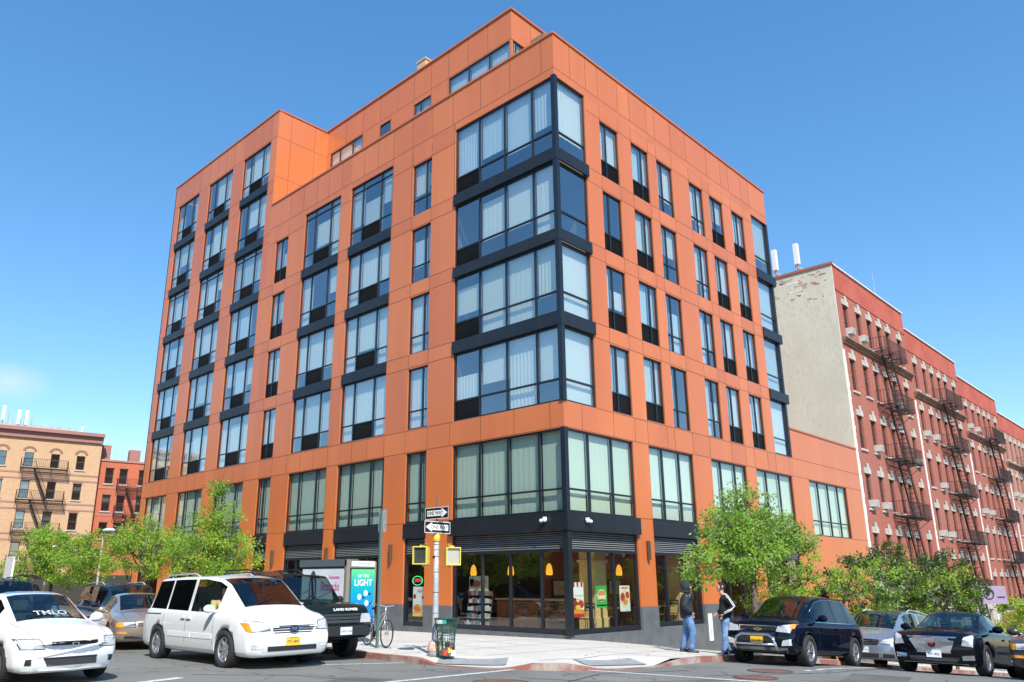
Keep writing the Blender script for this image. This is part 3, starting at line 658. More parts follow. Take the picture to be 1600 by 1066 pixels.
m_ = MB(); m_.box(-.4, -1.2, 0, .4, 2.2, 1.0); m_.build('counter_front', mat('counter_wood', (.32, .15, .07), .5, noise=.3, nscale=4), e); m_ = MB(); m_.box(-.46, -1.26, 1.0, .46, 2.26, 1.06); m_.build('counter_top', mat('counter_stone', (.5, .45, .38), .3), e)
AMBG = mat('amber_shade', (.85, .35, .03), .3, emit=(1, .42, .04), es=.9)
for i, (x, y, lb) in enumerate(((2.0, 6.43, 'amber pendant lamp hanging left of the pole in the shop'), (2.0, 4.4, 'amber pendant lamp behind the middle mullion of the corner shop window'), (2.0, 2.48, 'amber pendant lamp in the shop window pane nearest the dark corner post'), (5.75, 2.0, 'amber pendant lamp right of the yellow column'), (9.62, 2.0, 'amber pendant lamp above the hooded man'), (2.0, 11.3, 'amber pendant lamp seen beside the blue phone kiosk'))):
    e = empty('pendant_lamp', (x, y, 2.25), 0, lb, 'pendant lamp', 'amber pendant lamps hanging in the shop')
    m_ = MB(); m_.lathe([(.0, .22), (.05, .2), (.10, .1), (.13, -.1), (.11, -.2), (0, -.2)], 16); m_.build('lamp_shade', AMBG, e, True)
    m_ = MB(); m_.bar((0, 0, .2), (0, 0, 1.25), .008); m_.build('cord', BLK, e)
    pl_ = bpy.data.lights.new('lamp_bulb', 'POINT'); pl_.energy = 9; pl_.color = (1, .62, .28); pl_.shadow_soft_size = .12; lo_ = bpy.data.objects.new('lamp_bulb', pl_); COL.objects.link(lo_); lo_.parent = e; lo_.location = (0, 0, -.32)
# posters in the windows
def poster(name, F, u0, u1, z0, z1, d, blocks, lab, txt=(), tilt=0):
    c = F((u0+u1)/2, z0, d); e = empty(name, c, 0, lab, 'poster', 'food posters in the shop windows')
    rel = lambda u, z, q: tuple(Vector(F(u, z, q))-Vector(c))
    m_ = MB(rel); m_.box(u0, z0, d-.006, u1, z1, d)
    mats = [WPAINT]
    for (a, b, cc, dd, col) in blocks:
        key = 'ink_%.2f_%.2f_%.2f' % col; mt = MATS.get(key) or mat(key, col, .6); 
        if mt not in mats: mats.append(mt)
        U = u0+(u1-u0)*a; V = u0+(u1-u0)*b; P = z0+(z1-z0)*cc; Q = z0+(z1-z0)*dd; cu, cz, ru, rz = (U+V)/2, (P+Q)/2, (V-U)/2, (Q-P)/2
        rnd_ = (cc*100 % 2) > .5
        if rnd_:
            m_.face([(cu+ru*math.cos(t*math.pi/6), cz+rz*math.sin(t*math.pi/6), d+.003+.0004*len(m_.f)) for t in range(12)], mats.index(mt))
        else: m_.face([(U, P, d+.002), (V, P, d+.002), (V, Q, d+.002), (U, Q, d+.002)], mats.index(mt))
    m_.build('poster_sheet', mats, e)
    return e, rel
RD = (.55, .03, .03); YL = (.85, .55, .08); OR = (.8, .28, .03); GN = (.05, .45, .08); DR = (.3, .04, .02); TL = (.1, .45, .4); CR = (.8, .68, .42)
poster('window_poster', frameR, .42, 1.02, .68, 1.80, -.19, [(0, 1, 0, .10, RD), (0, 1, .10, .22, OR), (.05, .3, .22, .55, RD), (.02, .5, .23, .47, DR), (.45, .98, .25, .49, RD), (.2, .7, .21, .35, YL), (.1, .7, .48, .53, YL), (.05, .2, .86, 1, RD), (.38, .55, .86, 1, RD), (.74, .92, .86, 1, RD), (.2, .9, .60, .62, (.3, .35, .4))], 'tall poster with red and white striped awning top on corner window')
poster('window_poster', frameR, 1.72, 2.34, .95, 1.68, -.19, [(0, 1, 0, 1, GN), (0, 1, .08, .14, (.5, .8, .1)), (.08, .92, .27, .85, CR), (.15, .85, .51, .79, (.75, .3, .1)), (.3, .8, .43, .57, WPAINT and (.8, .8, .7)), (.2, .75, .31, .39, DR)], 'green sandwich poster in front of the yellow column')
poster('window_poster', frameR, 3.12, 3.74, .80, 1.68, -.19, [(0, 1, 0, .15, (.75, .78, .72)), (0, 1, .15, .84, CR), (.05, .5, .37, .73, RD), (.55, .95, .49, .77, RD), (.3, .75, .25, .49, OR), (.1, .9, .87, .95, OR), (.5, .95, .01, .23, (.6, .78, .75))], 'narrow cream poster with two red fruits in right pane of corner shop')
poster('window_poster', frameL, 7.38, 8.02, .50, 1.62, -.19, [(0, 1, 0, .16, YL), (.08, .95, .13, .41, OR), (.1, .6, .25, .39, YL), (.3, .8, .19, .33, (.7, .15, .03)), (.02, .18, .60, .68, DR), (.72, .95, .60, .74, DR), (.1, .6, .81, .91, (.8, .4, .35))], 'white poster with orange food under the neon open sign')
poster('window_poster', frameL, 4.35, 5.35, 1.48, 2.02, -.7, [(0, 1, 0, 1, (.62, .62, .42)), (.1, .45, .31, .85, (.6, .25, .2)), (.4, .8, .21, .71, (.5, .1, .05)), (.75, .97, .3, .8, YL)], 'small menu board above the newspaper rack inside the window')
e = empty('neon_open_sign', frameL(7.78, 1.85, -.2), 0, 'neon OPEN sign with green oval ring in the narrow shop window', 'neon sign')
m_ = MB(); m_.tube([(0, .30*math.cos(t*math.pi/12), .17*math.sin(t*math.pi/12)) for t in range(25)], .014, n=6); m_.build('oval_ring', mat('neon_green', (.05, .5, .2), .4, emit=(.05, .9, .3), es=1.0), e, True)
text('lettering', 'OPEN', .20, mat('neon_red', (.5, .05, .06), .4, emit=(.9, .12, .12), es=.8), e, TM((0, 0, 0), (0, -1, 0), (0, 0, 1)))
# news rack and tables inside
e = empty('newspaper_rack', (.75, 4.85, .1), 0, 'stacked newspaper and magazine rack inside the corner shop window', 'rack')
m_ = MB()
for k in range(5): m_.box(-.18+.06*k, -.62, .1+.27*k, .02+.06*k, .62, .13+.27*k)
for y in (-.62, .62): m_.bar((-.15, y, 0), (.1, y, 1.4), .02)
m_.build('shelf', BLK, e)
m_ = MB(); rr = random.Random(3)
for k in range(5):
    y = -.6
    while y < .55: ww = rr.uniform(.08, .2); m_.box(-.16+.06*k, y, .135+.27*k, -.12+.06*k, y+ww-.015, .3+.27*k+rr.uniform(-.04, .03), rr.randint(0, 5)); y += ww
m_.build('magazines', [mat('mag_%d' % i, c, .5) for i, c in enumerate(((.7, .7, .7), (.35, .5, .7), (.7, .3, .25), (.6, .6, .5), (.15, .2, .35), (.75, .75, .78)))], e)
WOOD = mat('table_wood', (.28, .12, .05), .4)
for i, (x, y, lb) in enumerate(((1.5, 2.6, 'small dining table behind the corner shop glass'), (1.4, .9, 'small dining table nearest the dark corner post'), (4.6, 1.2, 'dining table behind the right pane of the corner shop'), (6.6, 1.3, 'dining table behind the hooded man'), (8.0, 1.5, 'dining table seen between the two standing men'))):
    e = empty('dining_table', (x, y, .12), 0, lb, 'table', 'dining tables inside the shop')
    m_ = MB(); m_.box(-.4, -.35, .72, .4, .35, .76); m_.build('table_top', WOOD, e)
    m_ = MB(); m_.bar((0, 0, .02), (0, 0, .72), .03, n=8); m_.box(-.25, -.25, 0, .25, .25, .02); m_.build('pedestal', BLK, e)
    for dx, rz in ((-.65, 0), (.65, math.pi)):
        c = empty('dining_chair', (x+dx, y, .12), rz, ('left' if dx < 0 else 'right')+' black chair at the '+lb, 'chair', 'black dining chairs inside the shop')
        m_ = MB(); m_.box(-.2, -.2, .43, .2, .2, .46); m_.build('seat', WOOD, c)
        m_ = MB(); m_.bar((-.2, -.2, .46), (-.25, -.2, .95), .015); m_.bar((-.2, .2, .46), (-.25, .2, .95), .015); m_.box(-.26, -.2, .78, -.24, .2, .86); m_.box(-.25, -.2, .92, -.23, .2, .97)
        m_.build('backrest', BLK, c)
        for a in (-.18, .18):
            for b in (-.18, .18): m_ = MB(); m_.bar((a, b, 0), (a, b, .43), .014); m_.build('leg', BLK, c)
# fittings on the building outside
e = empty('notice_board', (8.98, -.05, -.2), 0, 'tall white notice sheet on granite pier between the two men', 'notice')
m_ = MB(); m_.box(-.14, -.01, -.25, .14, .02, .78); m_.build('notice_sheet', WPAINT, e)
m_ = MB()
for k in range(7): m_.box(-.07, -.016, -.1+.045*k, .06, -.0105, -.08+.045*k)
m_.build('printed_lines', mat('ink_grey', (.3, .3, .3), .6), e)
e = empty('standpipe', (10.6, -.25, -.75), 0, 'tan hose connection on the granite base by the second man', 'standpipe')
m_ = MB(); m_.bar((0, 0, .9), (0, .25, .9), .06, n=10); m_.ball((0, 0, .9), .11); m_.build('standpipe_body', mat('brass_tan', (.5, .33, .16), .4, .4), e, True)
# rooftop bits
e = empty('roof_exhaust', (8.8, 0.9, 22.1), 0, 'white vent box peeking over the south parapet', 'roof vent')
m_ = MB(); m_.box(-.3, -.3, 0, .3, .3, 1.5); m_.box(-.38, -.38, 1.5, .38, .38, 1.6); m_.build('vent_box', WHITE, e)
e = empty('chimney_stack', (4.2, 12.6, 29.1), 0, 'small brick chimney above the penthouse roof', 'chimney')
m_ = MB(); m_.box(-.35, -.35, 0, .35, .35, 1.35); m_.box(-.4, -.4, 1.35, .4, .4, 1.45); m_.build('chimney_shaft', BRKTAN, e)
# ------------------------------------------------------------ tenements along the sloping street
COR = two('brown_cornice', (.22, .12, .08), (.30, .18, .12), 3, rough=.8)
CURT = mat('inside_curtain', (.45, .43, .38), .9)
def sash(name, w, h, parent, seed=0, lint='key', arch=False, mfr=None):
    """double hung window with origin at lower left of the opening, facing -y"""
    m_ = MB(); f = mfr or WINF; D = .12
    for a, b, c, d in ((0, .06, 0, h), (w-.06, w, 0, h), (.06, w-.06, 0, .07), (.06, w-.06, h-.06, h), (.06, w-.06, h*.5-.03, h*.5+.03)): m_.box(a, D, c, b, D+.08, d)
    o = m_.build(name, f, parent)
    m_ = MB(); m_.face([(.05, D+.03, .05), (w-.05, D+.03, .05), (w-.05, D+.034, h*.5), (.05, D+.034, h*.5)]); m_.face([(.05, D+.02, h*.5), (w-.05, D+.025, h*.5), (w-.05, D+.02, h-.05), (.05, D+.02, h-.05)])
    m_.build('pane', GLD, o)
    m_ = MB(); r = random.Random(seed); t = r.uniform(.2, .9)
    m_.box(.0, D+.3, 0, w, D+.32, h, 1)
    if r.random() < .7: m_.face([(.05, D+.12, h*(1-t)), (w-.05, D+.12, h*(1-t)), (w-.05, D+.12, h), (.05, D+.12, h)], 0)
    m_.build('curtain', [CURT, ROOMD], o)
    if lint:
        m_ = MB(); m_.box(-.1, -.09, -.14, w+.1, .1, -.01); m_.build('sill', STONE, o)
        m_ = MB()
        if lint == 'key': m_.box(-.12, -.05, h+.0, w+.12, .02, h+.36); m_.box(w/2-.16, -.11, h-.02, w/2+.16, -.052, h+.62)
        elif lint == 'flat': m_.box(-.05, -.04, h, w+.05, .02, h+.14)
        else:
            pr = None
            for k in range(13):
                t = math.pi*k/12; q = [(w/2+rr*math.cos(t), h-.05+rr*math.sin(t)*.8) for rr in (w/2, w/2+.22)]
                if pr: m_.face([(pr[0][0], -.05, pr[0][1]), (q[0][0], -.05, q[0][1]), (q[1][0], -.05, q[1][1]), (pr[1][0], -.05, pr[1][1])]); m_.face([(pr[0][0], -.05, pr[0][1]), (q[0][0], -.05, q[0][1]), (q[0][0], .12, q[0][1]), (pr[0][0], .12, pr[0][1])]); m_.face([(pr[0][0], .11, pr[0][1]), (q[0][0], .11, q[0][1]), (q[0][0], .11, h-.1), (pr[0][0], .11, h-.1)], 1)
                pr = q
        m_.build('lintel', [STONE if lint == 'key' else MATS.get('lintel_brown') or mat('lintel_brown', (.30, .16, .11), .9), ROOMD], o)
    return o
WINF = mat('sash_frame', (.05, .05, .05), .5)
def escape(parent, name, w, dep, fl, m=IRON, stair=True, flip=False):
    """one floor of fire escape: origin at wall, left end of platform, facing -y"""
    m_ = MB(); n = int(dep/.11)
    for k in range(n+1): y = -dep*k/n; m_.box(0, y-.02, -.03, w, y+.02, 0)
    for x in (0, w*.33, w*.66, w): m_.box(x-.025, -dep, -.08, x+.025, 0, -.03); m_.bar((x, -dep*.9, -.06), (x, 0, -.75), .022)
    o = m_.build(name, m, parent)
    m_ = MB()
    for z in (.12, .9): m_.bar((0, -dep, z), (w, -dep, z), .02); m_.bar((0, 0, z), (0, -dep, z), .02); m_.bar((w, 0, z), (w, -dep, z), .02)
    k = 0
    while k*.16 <= w: m_.bar((k*.16, -dep, 0), (k*.16, -dep, .9), .014); k += 1
    for k in range(1, 6): m_.bar((0, -dep*k/6, 0), (0, -dep*k/6, .9), .014); m_.bar((w, -dep*k/6, 0), (w, -dep*k/6, .9), .014)
    m_.build('railing', m, o)
    if stair:
        m_ = MB(); a, b = (w*.28, w*.62) if not flip else (w*.62, w*.28)
        for y in (-dep+.12, -dep+.62): m_.box(0, 0, 0, .001, .001, .001); m_.bar((a, y, 0), (b, y, -fl), .055); m_.bar((a, y, .8), (b, y, -fl+.8), .014)
        for k in range(1, 12): t = k/12; m_.box(a+(b-a)*t-.09, -dep+.12, -fl*t-.01, a+(b-a)*t+.09, -dep+.62, -fl*t+.015)
        m_.build('stair', m, o)
    return o
BRKD = brick('dull_brick', (.40, .17, .12), (.46, .21, .15), (.40, .22, .17), dirt=(.42, .25, .2))
TT = [19.05, 15.4, 11.75, 8.15, 4.6]; TC = [.95, 3.25, 5.25, 7.2, 9.0, 11.5]; WW, WH = .88, 2.08
def ac_unit(loc, rz, lab):
    e = empty('air_conditioner', loc, rz, lab, 'air conditioner', 'window air conditioners on the tenements')
    m_ = MB(); m_.box(.14, -.34, .0, .76, .15, .40); m_.build('casing', ACW, e)
    m_ = MB()
    for k in range(7): m_.box(.19, -.35, .04+.048*k, .71, -.341, .062+.048*k)
    m_.build('grille', ACG, e)
    m_ = MB(); m_.bar((.2, -.3, 0), (.2, .0, -.26), .015); m_.bar((.7, -.3, 0), (.7, 0, -.26), .015); m_.build('bracket', ACW, e)
ACW = mat('ac_white', (.55, .53, .48), .6, noise=.15, nscale=5); ACG = mat('ac_grille', (.4, .4, .38), .6)
PARSTRIP = two('white_mortar', (.70, .67, .60), (.80, .78, .72), 4, rough=.9)
acs = {(0, 0): (0, 1), (0, 1): (4,), (0, 2): (1, 5), (0, 3): (0, 1), (1, 1): (0, 1), (1, 2): (1, 4), (1, 3): (0, 1), (1, 4): (3,), (2, 0): (0, 1), (2, 2): (0, 1), (2, 3): (4,), (3, 1): (0, 1, 3), (3, 3): (2,)}
ORD = ['first', 'second', 'third', 'fourth', 'fifth', 'sixth']; FLN = ['top', 'second highest', 'third highest', 'fourth highest', 'lowest']
BN = ['nearest red tenement', 'second red tenement', 'third red tenement', 'brown tenement', 'last tenement']
for k in range(5):
    x0 = 28.2+13.6*k; sh = -1.2*k; zg = G(x0+6, 0)-.4; br = BRK1 if k < 3 else BRKD; top = 21.5+sh
    T = empty('brick_tenement', (x0, 0, zg), 0, ('red' if k < 3 else 'brown')+' brick tenement with iron fire escape, '+['nearest, with grey side wall beside the orange building', 'second down the hill', 'third down the hill', 'fourth down the hill at the right edge', 'fifth down the hill'][k], 'building', 'brick tenements stepping down the street')
    F = lambda u, z, d: (u, -d, z+sh-zg)
    ops = [(c, c+WW, t-WH, t) for c in TC for t in TT]
    base = [(1.0, 2.0, -1.3, .9), (3.2, 4.2, -1.3, .9), (5.6, 7.6, -2.6, .9), (9.0, 10, -1.3, .9), (11.4, 12.4, -1.3, .9)]
    m_ = MB(F); wall(m_, 0, 13.6, 2.4, 19.8, ops, .2); wall(m_, 0, 13.6, 19.8, 21.5, [], m=2); m_.face([(0, 19.8, .04), (13.6, 19.8, .04), (13.6, 19.98, .04), (0, 19.98, .04)], 2)
    wall(m_, 0, 13.6, -7, 2.4, base, .3, m=1, mr=1)
    m_.build('front_wall', [br, STONE, BRKP if 'painted_parapet' in MATS else two('painted_parapet', (.42, .085, .055), (.50, .115, .075), .6, (.35, .075, .05), 9)], T)
    BRKP = MATS['painted_parapet']
    m_ = MB(); m_.box(0, 0.02, -7-zg, .02, 16, 21.5+sh-zg) if k == 0 else None
    if k == 0:
        m_.v = []; m_.f = []; m_.m = []
        m_.box(-.12, .0, -7-zg, -.001, 4.2, 21.5-zg); m_.build('side_wall', STUCCO, T)
        m_ = MB(); m_.box(-.2, -.08, 21.5-zg, .2, 4.6, 21.66-zg); m_.build('side_coping', mat('clay_coping', (.35, .12, .08), .8), T)
        m_ = MB(); rq = random.Random(2)
        for _ in range(46):
            y = rq.uniform(.3, 3.9); z = 21.3-abs(rq.gauss(0, .9))-.1; m_.box(-.128, y, z-zg, -.119, y+rq.uniform(.08, .35), z+rq.uniform(.04, .09)-zg)
        m_.build('exposed_brick', mat('bare_brick', (.40, .24, .17), .9), T)
        m_ = MB(); m_.box(-.13, 2.2, 20.8-zg, -.118, 3.0, 20.92-zg); m_.box(-.13, 2.1, 20.2-zg, -.118, 2.9, 20.3-zg); m_.build('wall_patch', PARSTRIP, T)
    m_ = MB(); m_.box(.0, .25, 20.3+sh-zg, 13.6, 14, 20.4+sh-zg); m_.box(0, 13.9, -7-zg, 13.6, 14, 20.3+sh-zg); m_.box(13.5, .3, 15-zg+sh, 13.59, 14, 21.45+sh-zg); m_.build('roof', CONC, T)
    m_ = MB(F); m_.box(-.02, 21.5, -.3, 13.62, 21.58, .10); m_.build('coping', PARSTRIP, T)
    m_ = MB(F); m_.box(.15, 16.28, 0, 13.5, 16.42, .12); m_.box(.12, 16.42, 0, 13.53, 16.54, .22); m_.box(.1, 16.54, 0, 13.55, 16.66, .32); m_.build('cornice', COR, T)
    m_ = MB(F); m_.box(0, 2.0, 0, 13.6, 2.2, .12); m_.box(0, 2.2, 0, 13.6, 2.42, .28)
    for a, b, c, d in base: m_.box(a-.15, d, 0, b+.15, d+.25, .08)
    m_.build('stone_band', STONE, T)
    m_ = MB(F); z = -3; r = random.Random(k)
    while z < 15.8: hgt = r.uniform(.12, .3); m_.box(-.02, z, 0, .26+r.uniform(-.05, .06), z+hgt, .035); z += hgt
    m_.build('party_strip', PARSTRIP, T)
    for i, (a, b, c, d) in enumerate(base):
        m_ = MB(F); m_.box(a, c, -.29, b, d, -.25); m_.build('door' if i == 2 else 'basement_window', GLD if i != 2 else BLK, T)
    protos = []
    for q in range(6):
        o = sash('window', WW, WH, T, seed=q+10*k); o.location = (TC[q], 0, TT[0]-WH+sh-zg); protos.append(o)
    for r_, t in enumerate(TT):
        for q, c in enumerate(TC):
            if r_ == 0: continue
            o = copy_tree(protos[(q+r_*2+k) % 6], T); o.location = (c, 0, t-WH+sh-zg)
    for r_ in range(5):
        for q in acs.get((k, r_), ()): ac_unit((x0+TC[q], -.02, TT[r_]-WH+sh+.07), 0, 'white air conditioner, %s window of the %s row, %s' % (ORD[q], FLN[r_], BN[k]))
    fe = None
    for r_ in range(5):
        if fe is None: fe = escape(T, 'fire_escape', 4.6, 1.0, 3.62); fe.location = (5.0, 0, 16.68+sh-zg)
        else: o = copy_tree(fe, T); o.location = (5.0, 0, 16.68-3.62*r_+sh-zg)
# roof antennas and mast
for x, y, s, lb in ((28.6, 2.3, 1.0, 'white cell antenna standing right on the grey wall roof'), (28.6, 3.8, 1.0, 'white cell antenna beside the orange building edge')):
    e = empty('cell_antenna', (x, y, 20.3), 0, lb, 'antenna', 'white cell antennas on the tenement roof')
    m_ = MB(); m_.box(-.14, -.16, 2.0, .14, .16, 3.5); m_.build('antenna_panel', WHITE, e, bevel=.03)
    m_ = MB(); m_.bar((0, 0, 0), (0, 0, 2.0), .05, n=8); m_.bar((0, .12, 1.2), (0, .12, 1.9), .06); m_.box(-.1, -.25, 1.4, .1, -.05, 1.75); m_.build('mast', ZINC, e)
e = empty('radio_mast', (37.6, .4, 20.3), 0, 'thin metal mast on the parapet of the nearest tenement', 'mast'); m_ = MB(); m_.bar((0, 0, 0), (0, 0, 3.6), .04, r2=.015); m_.build('mast_pole', ZINC, e)
# awning and street sign
e = empty('door_awning', (57.2, -.3, G(57, 0)+3.0), 0, 'maroon barrel awning over a tenement door behind the black sedan', 'awning')
m_ = MB(); pr = None
for k in range(13):
    t = math.pi*k/12; q = (1.5*math.cos(t), 1.4*math.sin(t))
    if pr: m_.face([(pr[0], 0, pr[1]), (q[0], 0, q[1]), (q[0], -3.2, q[1]), (pr[0], -3.2, pr[1])]); m_.face([(0, -3.2, 0), (pr[0], -3.2, pr[1]), (q[0], -3.2, q[1])])
    pr = q
m_.build('canopy', mat('maroon_canvas', (.22, .05, .04), .8), e)
m_ = MB(); m_.bar((-1.45, -3.15, 0), (-1.45, -3.15, -2.9), .03); m_.bar((1.45, -3.15, 0), (1.45, -3.15, -2.9), .03); m_.build('post', ZINC, e)
e = empty('parking_sign', (27.6, -5.4, SW(27, -5)), R(-45), 'purple grey flag sign on a dark post above the black sedan', 'sign')
m_ = MB(); m_.bar((0, 0, 0), (0, 0, 4.4), .05, n=8); m_.build('post', BLK, e)
m_ = MB(); m_.box(.06, -.02, 3.25, 1.35, .02, 4.15); m_.build('sign_plate', mat('lilac', (.33, .26, .36), .5), e)
m_ = MB(); m_.tube([(.42+.26*math.cos(t*math.pi/10), -.03, 3.75+.26*math.sin(t*math.pi/10)) for t in range(21)], .03, n=4); m_.bar((.26, -.03, 3.57), (.58, -.03, 3.93), .03); m_.box(.85, -.03, 3.55, 1.25, -.021, 3.62); m_.build('sign_symbol', INK, e)

# ------------------------------------------------------------ far side of the cross street (left background)
P0 = (9.31, 70, 0); RA = R(-11.4)
def backb(name, u0, u1, top, cols, rows, br, lab, arch=False, w=.80, zg=-1.2, bands=(), cm=None, yoff=0):
    c, s_ = math.cos(RA), math.sin(RA)
    B = empty(name, (P0[0]+u0*c-yoff*s_, P0[1]+u0*s_+yoff*c, zg), RA, lab, 'building')
    F = lambda u, z, d: (u-u0, -d, z-zg)
    ops = [(x, x+w, a, b-(.18 if arch and i == 0 else 0)) for x in cols for i, (a, b) in enumerate(rows)]
    m_ = MB(F); wall(m_, u0, u1, 2.4, top, ops, .15); wall(m_, u0, u1, zg-.5, 2.4, [], m=1); m_.build('front_wall', [br, ROOMD], B)
    W_ = u1-u0; m_ = MB(); m_.box(0, .1, 0, .05, 14, top-zg-.01); m_.box(W_-.05, .1, 0, W_-.001, 14, top-zg-.01); m_.build('side_wall', BRKBR if arch else br, B)
    m_ = MB(); m_.box(.06, .2, top-zg-.6, W_-.06, 14, top-zg-.5); m_.build('roof', CONC, B)
    m_ = MB(F)
    for z in bands: m_.box(u0, z, 0, u1, z+.16, .04)
    m_.build('string_course', MATS.get('mauve_trim') or mat('mauve_trim', (.42, .22, .17), .8), B)
    m_ = MB(F)
    if cm: m_.box(u0-.05, top-1.0, 0, u1+.05, top-.35, .25); m_.box(u0-.1, top-.35, 0, u1+.1, top, .6)
    else: m_.box(u0, top-.15, 0, u1, top+.05, .1)
    m_.build('cornice', cm or MATS['mauve_trim'], B)
    for i, (a, b) in enumerate(rows):
        pro = None
        for j, x in enumerate(cols):
            if pro is None or j < 3: pro = sash('window', w, b-a, B, seed=j+i*7, lint=('arch' if arch and i == 0 else 'flat')); pro.location = (x-u0, 0, a-zg); last = pro
            else: o = copy_tree(last, B); o.location = (x-u0, 0, a-zg)
    return B
cols = [-1.9-2.38*i for i in range(13)]
TAN = backb('tan_apartment_house', -32, 0, 16.9, [c-.35 for c in cols], [(13.0, 14.62), (9.88, 11.55), (6.85, 8.55), (3.8, 5.5)], BRKTAN, 'tan brick apartment house with arched top windows across the cross street', True, bands=(12.35, 11.75, 9.35, 8.75, 6.3, 5.7), cm=mat('mauve_cornice', (.36, .17, .14), .7))
for i in range(4):
    o = escape(TAN, 'fire_escape', 4.2, 1.1, 3.15, IRONR if False else IRON, stair=True, flip=False); o.location = (32-7.25, 0, 12.8-3.15*i+1.2)
REDB = backb('red_row_house', .1, 9, 14.35, [.75, 2.15, 4.1, 6], [(11.85, 13.5), (8.95, 10.65), (6.1, 7.78)], BRK2, 'orange red brick house with mauve trim between the tan house and orange building', bands=(11.3, 8.45), yoff=.6)
m_ = MB(); m_.box(.0, .5, 14, 1.0, 3, 17.2); m_.box(2.9, .4, 15.0, 4.0, 1.6, 16.9); m_.build('chimney', MATS['mauve_cornice'], REDB)
m_ = MB(); m_.bar((1, .5, 16.7), (2.9, .5, 16.7), .02); m_.bar((4, .5, 16.7), (6, .5, 16.7), .02)
for x in (1.5, 2.2, 4.5, 5.3): m_.bar((x, .5, 15.5), (x, .5, 16.7), .02)
m_.build('roof_railing', ZINC, REDB)
for i in range(3):
    o = escape(REDB, 'fire_escape', 3.2, 1.0, 2.85, IRONR); o.location = (1.85, 0, 11.45-2.85*i+1.2)
c, s_ = math.cos(RA), math.sin(RA)
def tloc(u, v, z): return (P0[0]+u*c-v*s_, P0[1]+u*s_+v*c, z)
e = empty('roof_bulkhead', tloc(-8.2, 3.5, 16.4), RA, 'white low bulkhead on the tan house roof', 'roof structure'); GPNT = mat('roof_grey', (.42, .43, .44), .7, noise=.2, nscale=1.5)
m_ = MB(); m_.box(-9, 0, 0, 6, .3, 1.5); m_.box(-9.3, 0, 0, -4.5, 4, 2.3); m_.build('bulkhead_wall', GPNT, e)
for i, (u, h) in enumerate(((-9.4, 2.9), (-8.0, 2.6), (-7.3, 2.6), (-2.0, 1.5))):
    e = empty('cell_antenna', tloc(u, 1.2, 16.3), RA, ['white panel antenna at the far left roof edge', 'white panel antenna second from the left on the tan house', 'white panel antenna third from the left on the tan house', 'small antenna cluster near the right end of the tan house roof'][i], 'antenna', 'antennas on the tan house roof')
    m_ = MB(); m_.box(-.15, -.12, h-1.5, .15, .12, h) if i < 3 else m_.box(-.1, -.1, .8, .1, .1, h); m_.build('antenna_panel', WHITE, e)
    m_ = MB(); m_.bar((.0, .2, 0), (0, .2, h+.3), .04); m_.bar((-.5, .2, .9), (.6, .2, .9), .03); m_.bar((.5, .2, 0), (.5, .2, h-.6), .03); m_.bar((-.5, .2, .2), (-.5, .2, h-.9), .025); m_.build('mast', ZINC, e)
# buildings on the near sides of both streets (seen as reflections)
def plain(name, loc, rz, L, H, br, lab):
    B = empty(name, loc, rz, lab, 'building'); F = lambda u, z, d: (u, -d, z)
    n = int(L/3); ops = [(1+3*i, 2.1+3*i, 4.5+3.2*j, 6.4+3.2*j) for i in range(n) for j in range(int((H-6)/3.2))]
    m_ = MB(F); wall(m_, 0, L, -6, H, ops, .2); m_.box(0, H-.6, 0, L, H, .5, 1); m_.box(0, 3.2, 0, L, 3.7, .3, 1); m_.build('front_wall', [br, STONE], B)
    m_ = MB(F)
    for o in ops: m_.face([(o[0], o[2], -.15), (o[1], o[2], -.15), (o[1], o[3], -.15), (o[0], o[3], -.15)])
    m_.build('windows', GLD, B); m_ = MB(F); m_.box(0, -6, -12, L, H-.5, -.5); m_.build('core', ROOMD, B)
plain('brick_block', (-36, 110, 0), R(-90), 60, 15, BRKTAN, 'tan brick block on the far side of the avenue')
plain('brick_block', (-36, 48, 0), R(-90), 58, 14, BRKBR, 'brown brick block opposite the orange building')
plain('brick_block', (100, -36, 0), R(180), 78, 11, BRK1, 'red brick block along the near side of the sloping street')
# ------------------------------------------------------------ trees
def leafmat(name, c, t):
    m, n, l, b = nodes(name); n.remove(b); o = n['Material Output']
    d = n.new('ShaderNodeBsdfPrincipled'); d.inputs['Roughness'].default_value = .45; d.inputs['Specular IOR Level'].default_value = .35
    tr = n.new('ShaderNodeBsdfTranslucent'); mx = n.new('ShaderNodeMixShader'); mx.inputs[0].default_value = .38
    oi = n.new('ShaderNodeTexCoord'); ns = n.new('ShaderNodeTexNoise'); ns.inputs['Scale'].default_value = 5; l.new(oi.outputs['Object'], ns.inputs[0])
    for s, col in ((d.inputs['Base Color'], c), (tr.inputs[0], t)):
        cr = n.new('ShaderNodeValToRGB'); cr.color_ramp.elements[0].position = .35; cr.color_ramp.elements[1].position = .65
        cr.color_ramp.elements[0].color = (*[v*.7 for v in col], 1); cr.color_ramp.elements[1].color = (*[v*1.3 for v in col], 1)
        l.new(ns.outputs[0], cr.inputs[0]); l.new(cr.outputs[0], s)
    l.new(d.outputs[0], mx.inputs[1]); l.new(tr.outputs[0], mx.inputs[2]); l.new(mx.outputs[0], o.inputs[0]); return m
LF1 = leafmat('leaf_bright', (.22, .38, .04), (.50, .72, .06)); LF2 = leafmat('leaf_mid', (.13, .24, .03), (.32, .50, .05)); LF3 = leafmat('leaf_deep', (.035, .065, .015), (.07, .14, .02))
LF4 = leafmat('leaf_yellow', (.33, .42, .05), (.58, .66, .08)); LF5 = leafmat('leaf_pale', (.22, .34, .08), (.38, .56, .09))
BARK = two('bark', (.09, .07, .055), (.15, .12, .095), 6, rough=.95)
